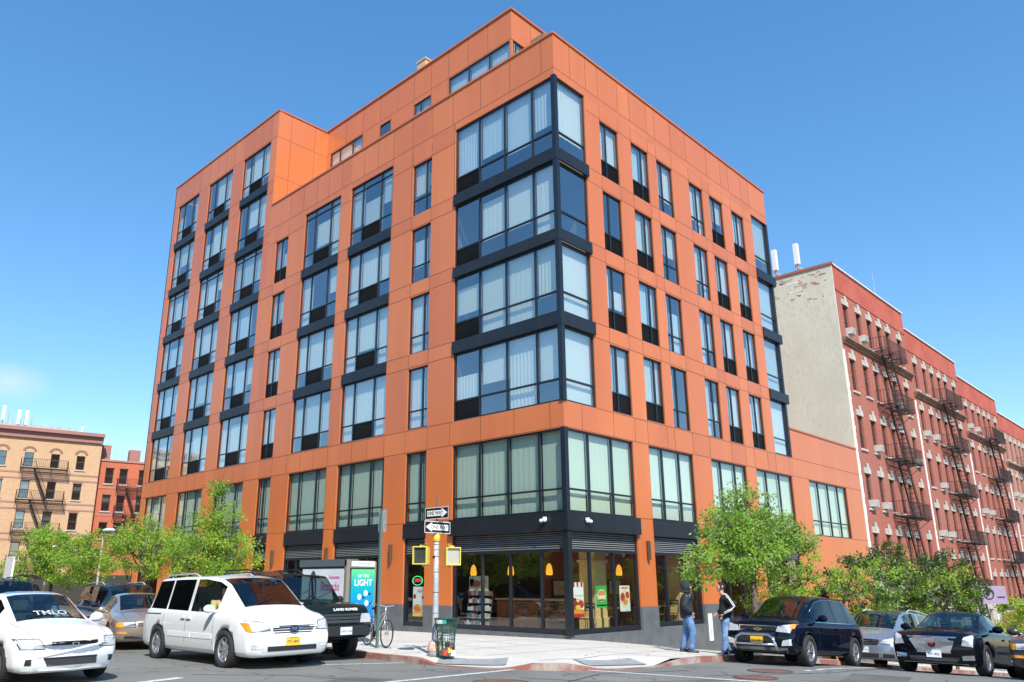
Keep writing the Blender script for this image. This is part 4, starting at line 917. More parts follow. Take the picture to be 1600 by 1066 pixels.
def tree(loc, label, blobs, seed, trunk=1.9, mats=(LF1, LF2, LF4), nclus=150, nleaf=70, ls=.075, cr=.26, group='street trees along the kerbs', fork=5, wgt=(5, 3, 1), r0=.075):
    """blobs: (dx, dy, z, rx, ry, rz) ellipsoids of the crown, relative to the foot"""
    r = random.Random(seed)
    e = empty('street_tree', loc, 0, label, 'tree', group)
    tips = []; vol = [b[3]*b[4]*b[5] for b in blobs]; tot = sum(vol)
    for b, v in zip(blobs, vol):
        for _ in range(max(4, int(nclus*.66*v/tot))):
            while True:
                p = Vector([r.uniform(-1.1, 1.1) for _ in range(3)])
                if .3 < p.length < 1.12: break
            tips.append(Vector((b[0]+p.x*b[3], b[1]+p.y*b[4], b[2]+p.z*b[5])))
    m_ = MB(); c = sum((t for t in tips), Vector())/len(tips)
    top = max(t.z for t in tips)
    base = Vector((0, 0, 0)); fk = Vector((r.uniform(-.08, .08), r.uniform(-.08, .08), trunk))
    m_.tube([(0, 0, -.1), (0, 0, .05), base.lerp(fk, .5)+Vector((.03, .02, 0)), fk], [r0*1.5, r0*1.1, r0, r0*.9], n=9)
    main = []
    lead = [fk, fk.lerp(Vector((c.x, c.y, top-.3)), .5)+Vector((r.uniform(-.1, .1), r.uniform(-.1, .1), 0)), Vector((c.x, c.y, top-.3))]
    m_.tube(lead, [r0*.85, r0*.5, r0*.15], n=6); main += [lead[0].lerp(lead[1], t) for t in (.2, .5, .8)]+[lead[1].lerp(lead[2], t) for t in (.2, .5, .8)]
    for i in range(fork+3):
        b = blobs[i % len(blobs)]; st = main[r.randint(0, 3)]; a = r.uniform(0, 6.28)
        en = Vector((b[0]+b[3]*.6*math.cos(a), b[1]+b[4]*.6*math.sin(a), b[2]+b[5]*r.uniform(-.3, .5)))
        mid = st.lerp(en, .5)+Vector((0, 0, -.12)); m_.tube([st, mid, en], [r0*.5, r0*.33, r0*.12], n=5); main += [mid, st.lerp(mid, .5), mid.lerp(en, .5), en]
    for t in tips:
        k = min(main, key=lambda q: (q-t).length+(.3 if q.z > t.z else 0)); m_.tube([k, k.lerp(t, .55)+Vector((0, 0, -.04)), t], [r0*.16, r0*.11, .004], n=3)
    m_.build('trunk', BARK, e, True)
    V = []; F = []; M = []
    for t in tips:
        cm = r.choices(range(len(mats)), wgt[:len(mats)])[0]; cs = cr*r.choice((.5, .8, 1.0, 1.35)); n_ = int(nleaf*(cs/cr)**1.3)
        for _ in range(n_):
            o = Vector([r.gauss(0, .5) for _ in range(3)]); o.z *= .75; p = t+o*cs
            d = (o.normalized()*.5+Vector([r.uniform(-1, 1) for _ in range(3)])+Vector((0, 0, -.25))).normalized()
            s = d.cross(Vector((-.25, -.5, 1))).normalized(); s = (Matrix.Rotation(r.gauss(0, .6), 3, d) @ s); L = ls*r.uniform(.7, 1.35); w = L*.30; up = d.cross(s)*L*.12
            i = len(V); V += [p, p+d*L*.5+s*w+up, p+d*L, p+d*L*.5-s*w+up, p+d*L*.5-up*.3]
            F += [(i, i+1, i+4), (i+1, i+2, i+4), (i+2, i+3, i+4), (i+3, i, i+4)]; M += [cm if r.random() < .85 else r.randrange(len(mats))]*4
    me = bpy.data.meshes.new('crown'); me.from_pydata(V, [], F); [me.materials.append(q) for q in mats]; me.polygons.foreach_set('material_index', M)
    o = bpy.data.objects.new('crown', me); COL.objects.link(o); o.parent = e
    return e
def tz(x, y): return (x, y, SW(x, y))
tree(tz(-7.5, 9.6), 'bright green street tree with tall leader, right of the left-hand row', [(0, .1, 3.1, 1.0, 1.3, 1.0), (.0, -.6, 2.6, 1.1, 1.5, .75), (0, 0, 4.2, .55, .75, .9), (0, .2, 5.0, .25, .3, .5), (0, 1.4, 2.5, .9, 1.3, .8)], 3, nclus=210, nleaf=85, ls=.085)
tree(tz(-7.5, 15.6), 'bright green street tree in the middle of the left-hand row', [(0, 0, 3.0, 1.2, 2.0, 1.1), (.0, 1.2, 3.6, .9, 1.3, .7), (0, -1.8, 2.9, 1.0, 1.4, .9)], 5, nclus=190, nleaf=80, ls=.09)
tree(tz(-7.5, 21.0), 'bright green street tree third from the right of the left-hand row', [(0, 0, 2.9, 1.3, 2.2, 1.1), (0, 1.5, 2.6, 1.2, 1.6, .9)], 8, nclus=150, nleaf=80, ls=.10)
tree(tz(-7.5, 26.3), 'leafy street tree in front of the tan brick house', [(0, 0, 3.2, 1.4, 2.2, 1.3), (0, 1.0, 4.0, 1.0, 1.3, .8), (0, -2, 2.8, 1.2, 1.5, .9)], 13, nclus=180, nleaf=80, ls=.11)
tree(tz(-7.5, 34.5), 'small dark green tree behind the white street lamp', [(0, 0, 2.2, 1.1, 2.0, 1.0)], 17, nclus=90, nleaf=70, ls=.12, mats=(LF2, LF1))
tree(tz(1.9, -5.4), 'large pale green street tree over the two standing men', [(-.6, 0, 2.75, 1.9, 1.3, .75), (.4, .1, 3.5, 1.9, 1.3, .75), (.2, .1, 4.2, 1.0, .9, .55), (-2.4, 0, 2.45, 1.1, .9, .45), (2.2, 0, 3.0, 1.2, 1.0, .8), (-1.6, 0, 3.6, .7, .7, .5)], 21, trunk=2.0, nclus=370, nleaf=66, ls=.10, mats=(LF5, LF2, LF1), wgt=(5, 3, 2), r0=.09)
tree(tz(8.8, -5.4), 'light green street tree behind the black crossover', [(-.6, 0, 2.9, 1.7, 1.4, .8), (1.2, 0, 2.4, 2.0, 1.4, 1.1), (3.2, 0, 2.2, 1.6, 1.4, 1.3)], 25, nclus=150, nleaf=70, ls=.11, mats=(LF1, LF2, LF3), wgt=(4, 3, 2))
tree(tz(15.5, -5.4), 'dark leafy street tree in front of the red tenement base', [(-1.5, 0, 3.0, 2.2, 1.6, 1.5), (1.2, 0, 3.6, 1.8, 1.6, 1.3), (3.5, 0, 2.9, 2.3, 1.6, 1.3)], 28, nclus=190, nleaf=75, ls=.12, mats=(LF3, LF2, LF4), wgt=(7, 2, 1))
tree(tz(21.5, -5.4), 'dark green tree just above the black sedan roof', [(0, 0, 3.7, 2.6, 1.7, 1.4), (2.4, 0, 3.2, 1.6, 1.4, 1.1)], 31, nclus=140, nleaf=75, ls=.13, mats=(LF3, LF2), wgt=(6, 1))
tree(tz(36.5, -5.4), 'yellow green tree at the right edge of the photo', [(.6, 0, 3.1, 2.2, 1.9, 1.2), (1.4, 0, 2.4, 2.0, 1.6, 1.0)], 35, nclus=110, nleaf=85, ls=.16, mats=(LF4, LF1))
tree(tz(5.6, -4.6), 'low bushy young tree behind the black crossover roof', [(0, 0, 1.7, 1.2, .9, .75), (.8, 0, 1.5, 1.0, .8, .7)], 39, trunk=.9, nclus=90, nleaf=60, ls=.09, mats=(LF4, LF1, LF2), r0=.04)
# ------------------------------------------------------------ vehicles
BEZ = mat('lamp_bezel', (.06, .065, .07), .3)
def lerp_table(t, x):
    if x <= t[0][0]: return t[0][1:]
    for a, b in zip(t, t[1:]):
        if x <= b[0]: k = (x-a[0])/(b[0]-a[0]); return tuple(p+(q-p)*k for p, q in zip(a[1:], b[1:]))
    return t[-1][1:]
def smooth_table(t, xs, s):
    out = []
    for x in xs:
        acc = None; wsum = 0
        for k in range(-4, 5):
            wgt = math.exp(-(k/2.2)**2); v = lerp_table(t, min(max(x+k*s/4, t[0][0]), t[-1][0]))
            acc = [a+wgt*b for a, b in zip(acc, v)] if acc else [wgt*b for b in v]; wsum += wgt
        out.append([a/wsum for a in acc])
    return out
def car(label, cat, loc, yaw, S, paintm, group='cars and vans on the two streets', gl=CARGL, steer=0, name='parked_car', scale=1.0):
    """S: stations rear..front (x, hw, zb, zs, ht, zt); glass spans; wheels. local +x is forward"""
    root = empty(name, loc, yaw, label, cat, group); root.scale = (scale,)*3
    st = S['st']; x0, x1 = st[0][0], st[-1][0]; wr = S['wr']; ax = S['axles']; hwm = max(s[1] for s in st)
    keys = [s[0] for s in st]+list(S['ws'])+list(S['rw'])+[v for w in S['side'] for v in w]
    xs = sorted(set([round(v, 3) for v in frange(x0, x1, .055)+keys]))
    xs = [x for i, x in enumerate(xs) if i == 0 or x-xs[i-1] > .012 or x in keys]
    T = smooth_table(st, xs, S.get('smooth', .07)); V = []; F = []; M = []; n = None
    rk = S.get('rake', .16); rkr = S.get('rake_r', .06); zbp = S.get('zbp', .55)
    for x, (hw, zb, zs, ht, zt) in zip(xs, T):
        up = max(0, zt-zs); side = min(1, up/.25); zm = zb+(zs-zb)*.42
        P = [(0, zb), (hw-.16, zb), (hw-.05, zb+.04), (hw-.015, zb+.12), (hw, zm), (hw+.004, zm+(zs-zm)*.35), (hw-.006, zm+(zs-zm)*.62), (hw-.03, zs-.05), (hw-.055, zs-.012), (hw-.085, zs)]
        a = (hw-.085, zs); b = (min(ht+.03, hw-.1), zt-.055*side)
        for k in range(1, 5): P.append((a[0]+(b[0]-a[0])*k/4, a[1]+(b[1]-a[1])*k/4+ .0))
        P += [(min(ht+.012, b[0]-.004), zt-.028*side), (min(ht-.035, b[0]-.02), zt-.004), (ht-.08 if ht > .3 else ht*.75, zt+.004), (ht*.66, zt+.022), (ht*.33, zt+.032), (0, zt+.035)]
        n = len(P)
        ring = [(y, z) for y, z in P]+[(-y, z) for y, z in P[-2:0:-1]]
        base = len(V)
        for y, z in ring:
            xx = x; fr = max(0, (x-(x1-.9))/.9); re = max(0, ((x0+.7)-x)/.7)
            if z > zbp: xx -= rk*(z-zbp)*fr*fr; xx += rkr*(z-zbp)*re*re
            else: xx -= .35*(zbp-z)*fr**3*.6; xx += .3*(zbp-z)*re**3*.6
            xx -= S.get('bow', .16)*(y/hwm)**2*fr**2.2; xx += .07*(y/hwm)**2*re**2
            V.append((xx, y, z))
    N = 2*n-2
    ws, rw = S['ws'], S['rw']
    for i in range(len(xs)-1):
        xm = (xs[i]+xs[i+1])/2
        for j in range(N):
            j2 = (j+1) % N; jj = j if j < n-1 else N-1-j; m = 0     # jj: segment index on half ring
            if 9 <= jj <= 12:
                for k, (p, q) in enumerate(S['side']):
                    if p < xm < q: m = 3+(k if j < n-1 else k+4)
                if m == 0 and S['side'][0][0] < xm < S['side'][-1][1]: m = 2 if S.get('blackpillar', 1) else 0
            elif jj >= 15:
                if ws[0] < xm < ws[1]: m = 1
                elif rw[0] < xm < rw[1]: m = 11
            if jj <= 2: m = 2
            if S.get('clad') and jj <= 3: m = 2
            F.append((i*N+j, (i+1)*N+j, (i+1)*N+j2, i*N+j2)); M.append(m)
    F.append(tuple(range(N))[::-1]); M.append(0); F.append(tuple(range((len(xs)-1)*N, len(xs)*N))); M.append(0)
    me = bpy.data.meshes.new('b'); me.from_pydata(V, [], F)
    ml = [paintm, gl, BLK]+[gl]*8+[gl]
    for q in ml: me.materials.append(q)
    me.polygons.foreach_set('material_index', M); me.polygons.foreach_set('use_smooth', [True]*len(F))
    bm = bmesh.new(); bm.from_mesh(me); bmesh.ops.recalc_face_normals(bm, faces=bm.faces); bm.to_mesh(me); bm.free()
    tmp = bpy.data.objects.new('b', me); COL.objects.link(tmp)
    cut = []
    for a in ax:
        for sg in (1, -1):
            c = MB(); ra = wr+S.get('arch', .055); yy = sorted((sg*(hwm-.30), sg*(hwm+.2)))
            c.lathe([(0, yy[0]), (ra, yy[0]), (ra, yy[1]), (0, yy[1])], 40, 2, 'y', (a, 0, wr)); co = c.build('c', ml, None); cut.append(co)
            bmx = bmesh.new(); bmx.from_mesh(co.data); bmesh.ops.remove_doubles(bmx, verts=bmx.verts, dist=1e-5); bmx.to_mesh(co.data); bmx.free()
            md = tmp.modifiers.new('x', 'BOOLEAN'); md.operation = 'DIFFERENCE'; md.object = co; md.solver = 'EXACT'
    dg = bpy.context.evaluated_depsgraph_get(); dg.update()
    ev = bpy.data.meshes.new_from_object(tmp.evaluated_get(dg), preserve_all_data_layers=True, depsgraph=dg)
    bpy.data.objects.remove(tmp)
    for c in cut: bpy.data.objects.remove(c)
    bm = bmesh.new(); bm.from_mesh(ev); bvh = BVHTree.FromBMesh(bm)
    def sub(name, pred, mats, parent, rem=None, th=0):
        b2 = bm.copy(); bmesh.ops.delete(b2, geom=[f for f in b2.faces if not pred(f.material_index)], context='FACES')
        if not b2.faces: b2.free(); return None
        m2 = bpy.data.meshes.new(name); b2.to_mesh(m2); b2.free(); m2.materials.clear(); [m2.materials.append(q) for q in mats]
        if len(mats) == 1: m2.polygons.foreach_set('material_index', [0]*len(m2.polygons))
        o = bpy.data.objects.new(name, m2); COL.objects.link(o); o.parent = parent
        if len(mats) > 1:
            for p in m2.polygons: p.material_index = {0: 0, 2: 1}.get(p.material_index, 0)
        return o
    sub('body', lambda i: i in (0, 2), [paintm, BLK], root)
    sub('windshield', lambda i: i == 1, [gl], root); sub('rear_window', lambda i: i == 11, [S.get('glr', gl)], root)
    for k in range(8):
        if k in S.get('open', ()): continue
        if 3 <= 3+k < 11: sub('side_window', lambda i, k=k: i == 3+k, [S.get('gls', gl)], root)
    bm.free()
    # wheels
    ns = S.get('spokes', 6)
    for a in ax:
        for sg in (1, -1):
            y = sg*(hwm-.115); w = MB(); w.lathe([(0, -.04), (wr*.62, -.04), (wr*.62, -.06), (0, -.06)], 28, 0, 'y')
            h = w.build('wheel', BLK, root, loc=(a, y, wr)); tw = S.get('tw', .11)
            if a == ax[-1]: h.rotation_euler = (0, 0, steer)
            t = MB(); rr = wr*.66
            t.lathe([(rr, -tw*.8), (rr+.02, -tw), (wr*.86, -tw*1.08), (wr*.97, -tw*.95), (wr, -tw*.7), (wr, tw*.7), (wr*.97, tw*.95), (wr*.86, tw*1.08), (rr+.02, tw), (rr, tw*.8)], 36, 0, 'y', closed=True)
            for q in range(40):
                A = 2*math.pi*q/40; 
                for yy in (-.04, .03): t.bar(((wr+.003)*math.cos(A), yy-.03, (wr+.003)*math.sin(A)), ((wr+.003)*math.cos(A+.06), yy+.03, (wr+.003)*math.sin(A+.06)), .006, n=3)
            t.build('tyre', RUB, h, True)
            r_ = MB(); o = sg*tw*.72; oi = sg*tw*.30
            r_.lathe([(rr*1.0, o*1.08), (rr*.96, o*1.1), (rr*.9, o*.9), (rr*.88, -o*.5), (rr*1.0, -o*.5)], 36, 0, 'y')
            r_.lathe([(0, o*.95), (rr*.13, o*.95), (rr*.2, o*.75), (rr*.22, oi*.5)], 20, 0, 'y')
            for q in range(ns):
                A = 2*math.pi*(q+.5)/ns; ca, sa = math.cos(A), math.sin(A)
                for off in ((-.022, .022) if S.get('dbl') else (0,)):
                    wd0, wd1 = (.030, .036) if not S.get('dbl') else (.012, .017)
                    f_ = lambda rad, ww, yy: (rad*ca-(ww+off*(rad/rr*1.6))*sa, yy, rad*sa+(ww+off*(rad/rr*1.6))*ca)
                    A1, A2, B1, B2 = f_(rr*.12, -wd0, o*.88), f_(rr*.12, wd0, o*.88), f_(rr*.93, -wd1, o*.92), f_(rr*.93, wd1, o*.92)
                    C1, C2, D1, D2 = f_(rr*.12, -wd0*1.3, o*.4), f_(rr*.12, wd0*1.3, o*.4), f_(rr*.93, -wd1*1.3, o*.5), f_(rr*.93, wd1*1.3, o*.5)
                    r_.face([A1, A2, B2, B1]); r_.face([A1, C1, D1, B1]); r_.face([A2, C2, D2, B2])
            r_.build('rim', S.get('rimm', RIM), h)
    # projection patches onto the body
    def patch(name, quads, m, axis='f', off=.006, nx=8, ny=4, par=root, th=.012, smooth=True, yaw_=0):
        mb = MB(); mm = m if isinstance(m, (list, tuple)) else [m]
        for qi, q in enumerate(quads):
            mi = q[4] if len(q) > 4 else 0; g = {}
            for i in range(nx+1):
                for j in range(ny+1):
                    u, v = i/nx, j/ny
                    a = q[0][0]*(1-u)*(1-v)+q[1][0]*u*(1-v)+q[2][0]*u*v+q[3][0]*(1-u)*v; b = q[0][1]*(1-u)*(1-v)+q[1][1]*u*(1-v)+q[2][1]*u*v+q[3][1]*(1-u)*v
                    if axis == 'f': o, d = Vector((x1+1, a, b)), Vector((-1, 0, 0))
                    elif axis == 'b': o, d = Vector((x0-1, a, b)), Vector((1, 0, 0))
                    elif axis == 'l': o, d = Vector((a, 2, b)), Vector((0, -1, 0))
                    elif axis == 'r': o, d = Vector((a, -2, b)), Vector((0, 1, 0))
                    elif axis == 't': o, d = Vector((a, b, 3)), Vector((0, 0, -1))
                    elif axis == 'fl': d = Vector((-1, -1, 0)).normalized(); o = Vector((x1, a, b))-d*2
                    elif axis == 'fr': d = Vector((-1, 1, 0)).normalized(); o = Vector((x1, a, b))-d*2
                    h = bvh.ray_cast(o, d)
                    if h[0] is None: continue
                    g[i, j] = (mb.pt(h[0]-d*off), mb.pt(h[0]+d*th))
            for i in range(nx):
                for j in range(ny):
                    c = [(i, j), (i+1, j), (i+1, j+1), (i, j+1)]
                    if all(k in g for k in c): mb.f.append([g[k][0] for k in c]); mb.m.append(mi)
            for (seq) in ([(i, 0) for i in range(nx+1)], [(i, ny) for i in range(nx+1)], [(0, j) for j in range(ny+1)], [(nx, j) for j in range(ny+1)]):
                for p, q_ in zip(seq, seq[1:]):
                    if p in g and q_ in g: mb.f.append([g[p][0], g[q_][0], g[q_][1], g[p][1]]); mb.m.append(mi)
        if mb.f: return mb.build(name, mm, par, smooth=False)
    sy = lambda q: [tuple((-p[0], p[1]) if isinstance(p, tuple) else p for p in q)][0]
    for q in S.get('lamps', []):
        for s_ in (1, -1):
            qq = q if s_ > 0 else tuple((-p[0], p[1]) for p in q)
            ca_ = (sum(p[0] for p in qq)/4, sum(p[1] for p in qq)/4); patch('headlight_bezel', [tuple((ca_[0]+(p[0]-ca_[0])*1.10, ca_[1]+(p[1]-ca_[1])*1.16) for p in qq)], BEZ, nx=12, ny=6, off=.006)
            patch('headlight', [qq], S.get('lampm', LAMPG), nx=12, ny=6, off=.012)
    for q in S.get('amber', []):
        for s_ in (1, -1): patch('turn_signal', [q if s_ > 0 else tuple((-p[0], p[1]) for p in q)], AMBER, off=.016)
    for nm, q, m_ in S.get('front', []): patch(nm, q if isinstance(q, list) else [q], m_, off=.010, nx=12)
    for nm, q, m_ in S.get('side_p', []):
        for s_ in 'lr': patch(nm, q if isinstance(q, list) else [q], m_, axis=s_, off=.008, nx=14, ny=2)
    for nm, q, m_ in S.get('top', []): patch(nm, q if isinstance(q, list) else [q], m_, axis='t', off=.01, nx=14, ny=10)
    # door seams, handles
    seam = []
    for x in S.get('seams', []): seam.append(((x-.006, .42), (x+.006, .42), (x+.006, lerp_table(st, x)[2]-.02), (x-.006, lerp_table(st, x)[2]-.02)))
    for s_ in 'lr': patch('door_seam', seam, BLK, axis=s_, off=.001, nx=1, ny=8) if seam else None
    for x in S.get('handles', []):
        z = lerp_table(st, x)[2]-.13
        for s_ in 'lr': patch('door_handle', [((x-.09, z-.016), (x+.09, z-.016), (x+.09, z+.016), (x-.09, z+.016))], S.get('hm', paintm), axis=s_, off=.035, nx=4, ny=1)
    # hood seams
    if S.get('hood'):
        xa, xb, hy = S['hood']; q = []
        for s_ in (1, -1): q.append(((xa, s_*hy-.004), (xb, s_*hy*.86-.004), (xb, s_*hy*.86+.004), (xa, s_*hy+.004)))
        patch('hood_seam', q, BLK, axis='t', off=.001, nx=14, ny=1)
    if S.get('chromewin'):
        xa, xb = S['side'][0][0], S['side'][-1][1]
        for s_ in (1, -1):
            pts = []
            for k in range(15):
                x = xa+(xb-xa)*k/14; q = lerp_table(st, x); h = bvh.ray_cast(Vector((x, s_*2, q[4]-.06)), Vector((0, -s_, 0)))[0] if q[4]-q[2] > .1 else None
                if h: pts.append(h+Vector((0, s_*.006, 0)))
            mb = MB(); mb.tube(pts, .009, n=4); mb.build('window_trim', CHROME, root, True)
    # mirrors
    mx, mz = S['mirror']; hw_ = lerp_table(st, mx)[0]
    for s_ in (1, -1):
        mb = MB(); mb.ball((mx, s_*(hw_+.10), mz), (.07, .12, .085), 14); mb.bar((mx, s_*(hw_-.08), mz-.05), (mx, s_*(hw_+.04), mz-.04), .03, 0, 6)
        mb.build('side_mirror', S.get('mirm', paintm), root, True)
    # wipers
    if S.get('wiper', 1):
        xa = ws[1]; mb = MB(); za = lerp_table(st, xa)[4]
        for y in (-.45, .2):
            p = bvh.ray_cast(Vector((xa-.02, y, 3)), Vector((0, 0, -1)))[0]; q = bvh.ray_cast(Vector((xa-.18, y+.5, 3)), Vector((0, 0, -1)))[0]
            if p and q: mb.bar(p+Vector((0, 0, .012)), q+Vector((0, 0, .02)), .008)
        if mb.f: mb.build('wiper', BLK, root)
    # interior
    xd = ws[1]-.1; zc = lerp_table(st, ws[1])[2]; mb = MB(); hi = hwm-.16
    mb.box(x0+.5, -hi, .32, ws[1]+.3, hi, .36); mb.box(xd-.35, -hi, .36, xd+.35, hi, zc-.10); mb.box(x0+.3, -hi, .4, S['rw'][1]-.1 if S['rw'][1] < 0 else x0+.4, hi, zc-.06)
    for s_ in (1, -1): mb.box(x0+.6, s_*hi-.02, .36, xd, s_*hi+.02, zc-.08)
    mb.build('interior', BLK, root)
    for r_, sx_ in enumerate(S.get('seats', (xd-1.05, xd-2.0))):
        for y in (-.38, .38):
            mb = MB(); mb.box(sx_-.25, y-.25, .42, sx_+.27, y+.25, .60); mb.v = mb.v; k0 = len(mb.v)
            mb.box(sx_-.36, y-.23, .60, sx_-.22, y+.23, zc+.12); mb.box(sx_-.38, y-.12, zc+.17, sx_-.28, y+.12, zc+.36); mb.bar((sx_-.33, y, zc+.1), (sx_-.33, y, zc+.2), .03)
            mb.build('seat', SEAT, root, bevel=.02)
    mb = MB(); cx_, cz_ = xd-.42, zc+.0
    mb.tube([(cx_-.12*math.cos(t*math.pi/12)*.45, .38+.19*math.sin(t*math.pi/12), cz_+.19*math.cos(t*math.pi/12)) for t in range(25)], .016, n=6)
    mb.bar((cx_, .2, cz_), (cx_, .56, cz_), .014); mb.bar((cx_, .38, cz_), (cx_+.25, .38, cz_-.1), .03); mb.build('steering_wheel', BLK, root, True)
    # plate
    if S.get('plate'):
        (y, z), pm, s1_ = S['plate']
        h = bvh.ray_cast(Vector((x1+1, y, z)), Vector((-1, 0, 0)))[0]
        if h:
            mb = MB(); mb.box(h.x+.012, y-.155, z-.08, h.x+.028, y+.155, z+.08); pl = mb.build('number_plate', pm, root)
            text('plate_text', s1_, .066, INK, pl, TM((h.x+.029, y, z-.010), (0, 1, 0), (0, 0, 1)), .001)
            if S.get('pt'): text('plate_text', S['pt'], .03, INK, pl, TM((h.x+.029, y, z+.058), (0, 1, 0), (0, 0, 1)), .001)
    # rails
    if S.get('rails'):
        xa, xb, ry = S['rails']
        for s_ in (1, -1):
            pts = []
            for k in range(9):
                x = xa+(xb-xa)*k/8; h = bvh.ray_cast(Vector((x, s_*ry, 4)), Vector((0, 0, -1)))[0]
                pts.append((x, s_*ry, h.z+(.065 if 0 < k < 8 else .0)))
            mb = MB(); mb.tube(pts, .018, n=6); mb.build('roof_rail', S.get('railm', BLK), root, True)
    return root, bvh, x1
def place(root): return root
# ---- station tables (x, half width, bottom, shoulder, top half width, top height)
VAN = dict(st=[(-2.56, .80, .42, .95, .62, 1.30), (-2.52, .90, .34, 1.02, .66, 1.50), (-2.40, .97, .28, 1.06, .70, 1.64), (-2.1, .99, .24, 1.07, .72, 1.71), (-1.0, .99, .22, 1.05, .74, 1.74), (.2, .99, .22, 1.03, .73, 1.74), (.75, .99, .22, 1.03, .70, 1.68), (1.0, .99, .22, 1.03, .67, 1.58), (1.70, .985, .22, 1.02, .70, 1.12), (2.0, .97, .22, .99, .66, 1.04), (2.35, .93, .22, .91, .60, .93), (2.50, .86, .24, .82, .55, .82), (2.56, .78, .28, .74, .50, .76)],
    ws=(.74, 1.68), rw=(-2.5, -2.2), side=((-2.2, -1.35), (-1.28, -.28), (-.16, .98)), axles=(-1.53, 1.51), wr=.352, smooth=.08, rake=.30, rake_r=.35,
    lamps=[((.52, .72), (.86, .70), (.90, .90), (.62, .86))], amber=[((.86, .68), (.93, .70), (.95, .86), (.90, .86))],
    front=[('grille', [((-.42, .66), (.42, .66), (.42, .675), (-.42, .675)), ((-.45, .70), (.45, .70), (.45, .72), (-.45, .72)), ((-.47, .745), (.47, .745), (.47, .765), (-.47, .765)), ((-.48, .79), (.48, .79), (.48, .80), (-.48, .80))], BLK), ('lower_intake', ((-.55, .33), (.55, .33), (.55, .42), (-.55, .42)), BLK), ('fog_lamp', ((.66, .38), (.86, .38), (.86, .47), (.62, .45)), LAMPG), ('fog_lamp', ((-.86, .38), (-.66, .38), (-.62, .45), (-.86, .47)), LAMPG)],
    side_p=[('side_moulding', [((-1.0, .52), (.05, .52), (.05, .62), (-1.0, .62)), ((.08, .52), (1.0, .52), (1.0, .62), (.08, .62))], WPAINT), ('slide_track', ((-2.3, .955), (-1.45, .955), (-1.45, .97), (-2.3, .97)), BLK)],
    seams=(-1.3, -.2, 1.02), handles=(-.32, -.06), mirror=(1.0, 1.10), plate=((0, .50), PLATE, 'FTC 4807'), pt='NEW YORK', rails=(-2.1, -.35, .66), railm=ZINC, tw=.125, spokes=7, gls=CARGLD, open=(2+4,), hood=(1.75, 2.45, .78))
CIV = dict(st=[(-2.2, .70, .38, .80, .5, .84), (-2.12, .80, .28, .88, .56, .94), (-1.6, .84, .22, .93, .58, 1.00), (-1.25, .85, .20, .93, .56, 1.06), (-.6, .85, .19, .91, .53, 1.33), (0.0, .85, .19, .90, .54, 1.37), (.35, .85, .19, .89, .53, 1.33), (1.15, .85, .19, .87, .60, .93), (1.6, .84, .19, .81, .56, .85), (1.95, .80, .19, .73, .52, .75), (2.12, .74, .2, .66, .47, .69), (2.2, .66, .24, .60, .42, .62)],
    ws=(.33, 1.13), rw=(-1.3, -.62), side=((-1.1, -.32), (-.25, .62)), axles=(-1.33, 1.29), wr=.30, rake=.18, zbp=.45,
    lamps=[((.44, .56), (.74, .56), (.79, .70), (.52, .70))], front=[('grille', ((-.34, .60), (.34, .60), (.37, .665), (-.37, .665)), BLK), ('lower_intake', ((-.38, .30), (.38, .30), (.42, .42), (-.42, .42)), BLK), ('fog_lamp', ((.60, .32), (.68, .32), (.68, .41), (.60, .41)), BLK), ('fog_lamp', ((-.68, .32), (-.60, .32), (-.60, .41), (-.68, .41)), BLK), ('lip_spoiler', ((-.70, .205), (.70, .205), (.70, .24), (-.70, .24)), WPAINT)],
    top=[('sun_roof', ((-.45, -.38), (.18, -.38), (.18, .38), (-.45, .38)), None)], seams=(-.28, .75), handles=(-.15,), mirror=(.70, .96), tw=.10, spokes=7, smooth=.08, hood=(1.1, 2.0, .66), bow=.30)
SED = dict(st=[(-2.36, .74, .4, .82, .5, .86), (-2.28, .83, .30, .92, .58, .96), (-1.75, .87, .22, .96, .62, 1.03), (-1.35, .88, .21, .96, .58, 1.08), (-.7, .88, .20, .94, .54, 1.37), (0, .88, .20, .93, .55, 1.41), (.35, .88, .20, .92, .54, 1.37), (1.15, .88, .20, .90, .62, .97), (1.7, .87, .20, .85, .58, .89), (2.1, .84, .21, .78, .54, .80), (2.30, .77, .23, .70, .48, .73), (2.36, .70, .28, .64, .42, .66)],
    ws=(.33, 1.13), rw=(-1.4, -.72), side=((-1.2, -.42), (-.34, .62)), axles=(-1.35, 1.32), wr=.32, rake=.14,
    lamps=[((.36, .58), (.66, .58), (.66, .70), (.38, .71))], amber=[((.67, .58), (.80, .58), (.80, .69), (.67, .70))], front=[('grille', ((-.3, .60), (.3, .60), (.32, .69), (-.32, .69)), CHROME), ('lower_intake', ((-.6, .28), (.6, .28), (.6, .36), (-.6, .36)), BLK), ('turn_signal', ((.55, .42), (.78, .42), (.78, .47), (.55, .47)), AMBER), ('turn_signal', ((-.78, .42), (-.55, .42), (-.55, .47), (-.78, .47)), AMBER)],
    seams=(-.38, .75, -1.0), handles=(-.2, -.85), mirror=(.72, 1.0), tw=.105, hood=(1.1, 2.15, .66), plate=((0, .46), PLATE, 'BRK 2291'))
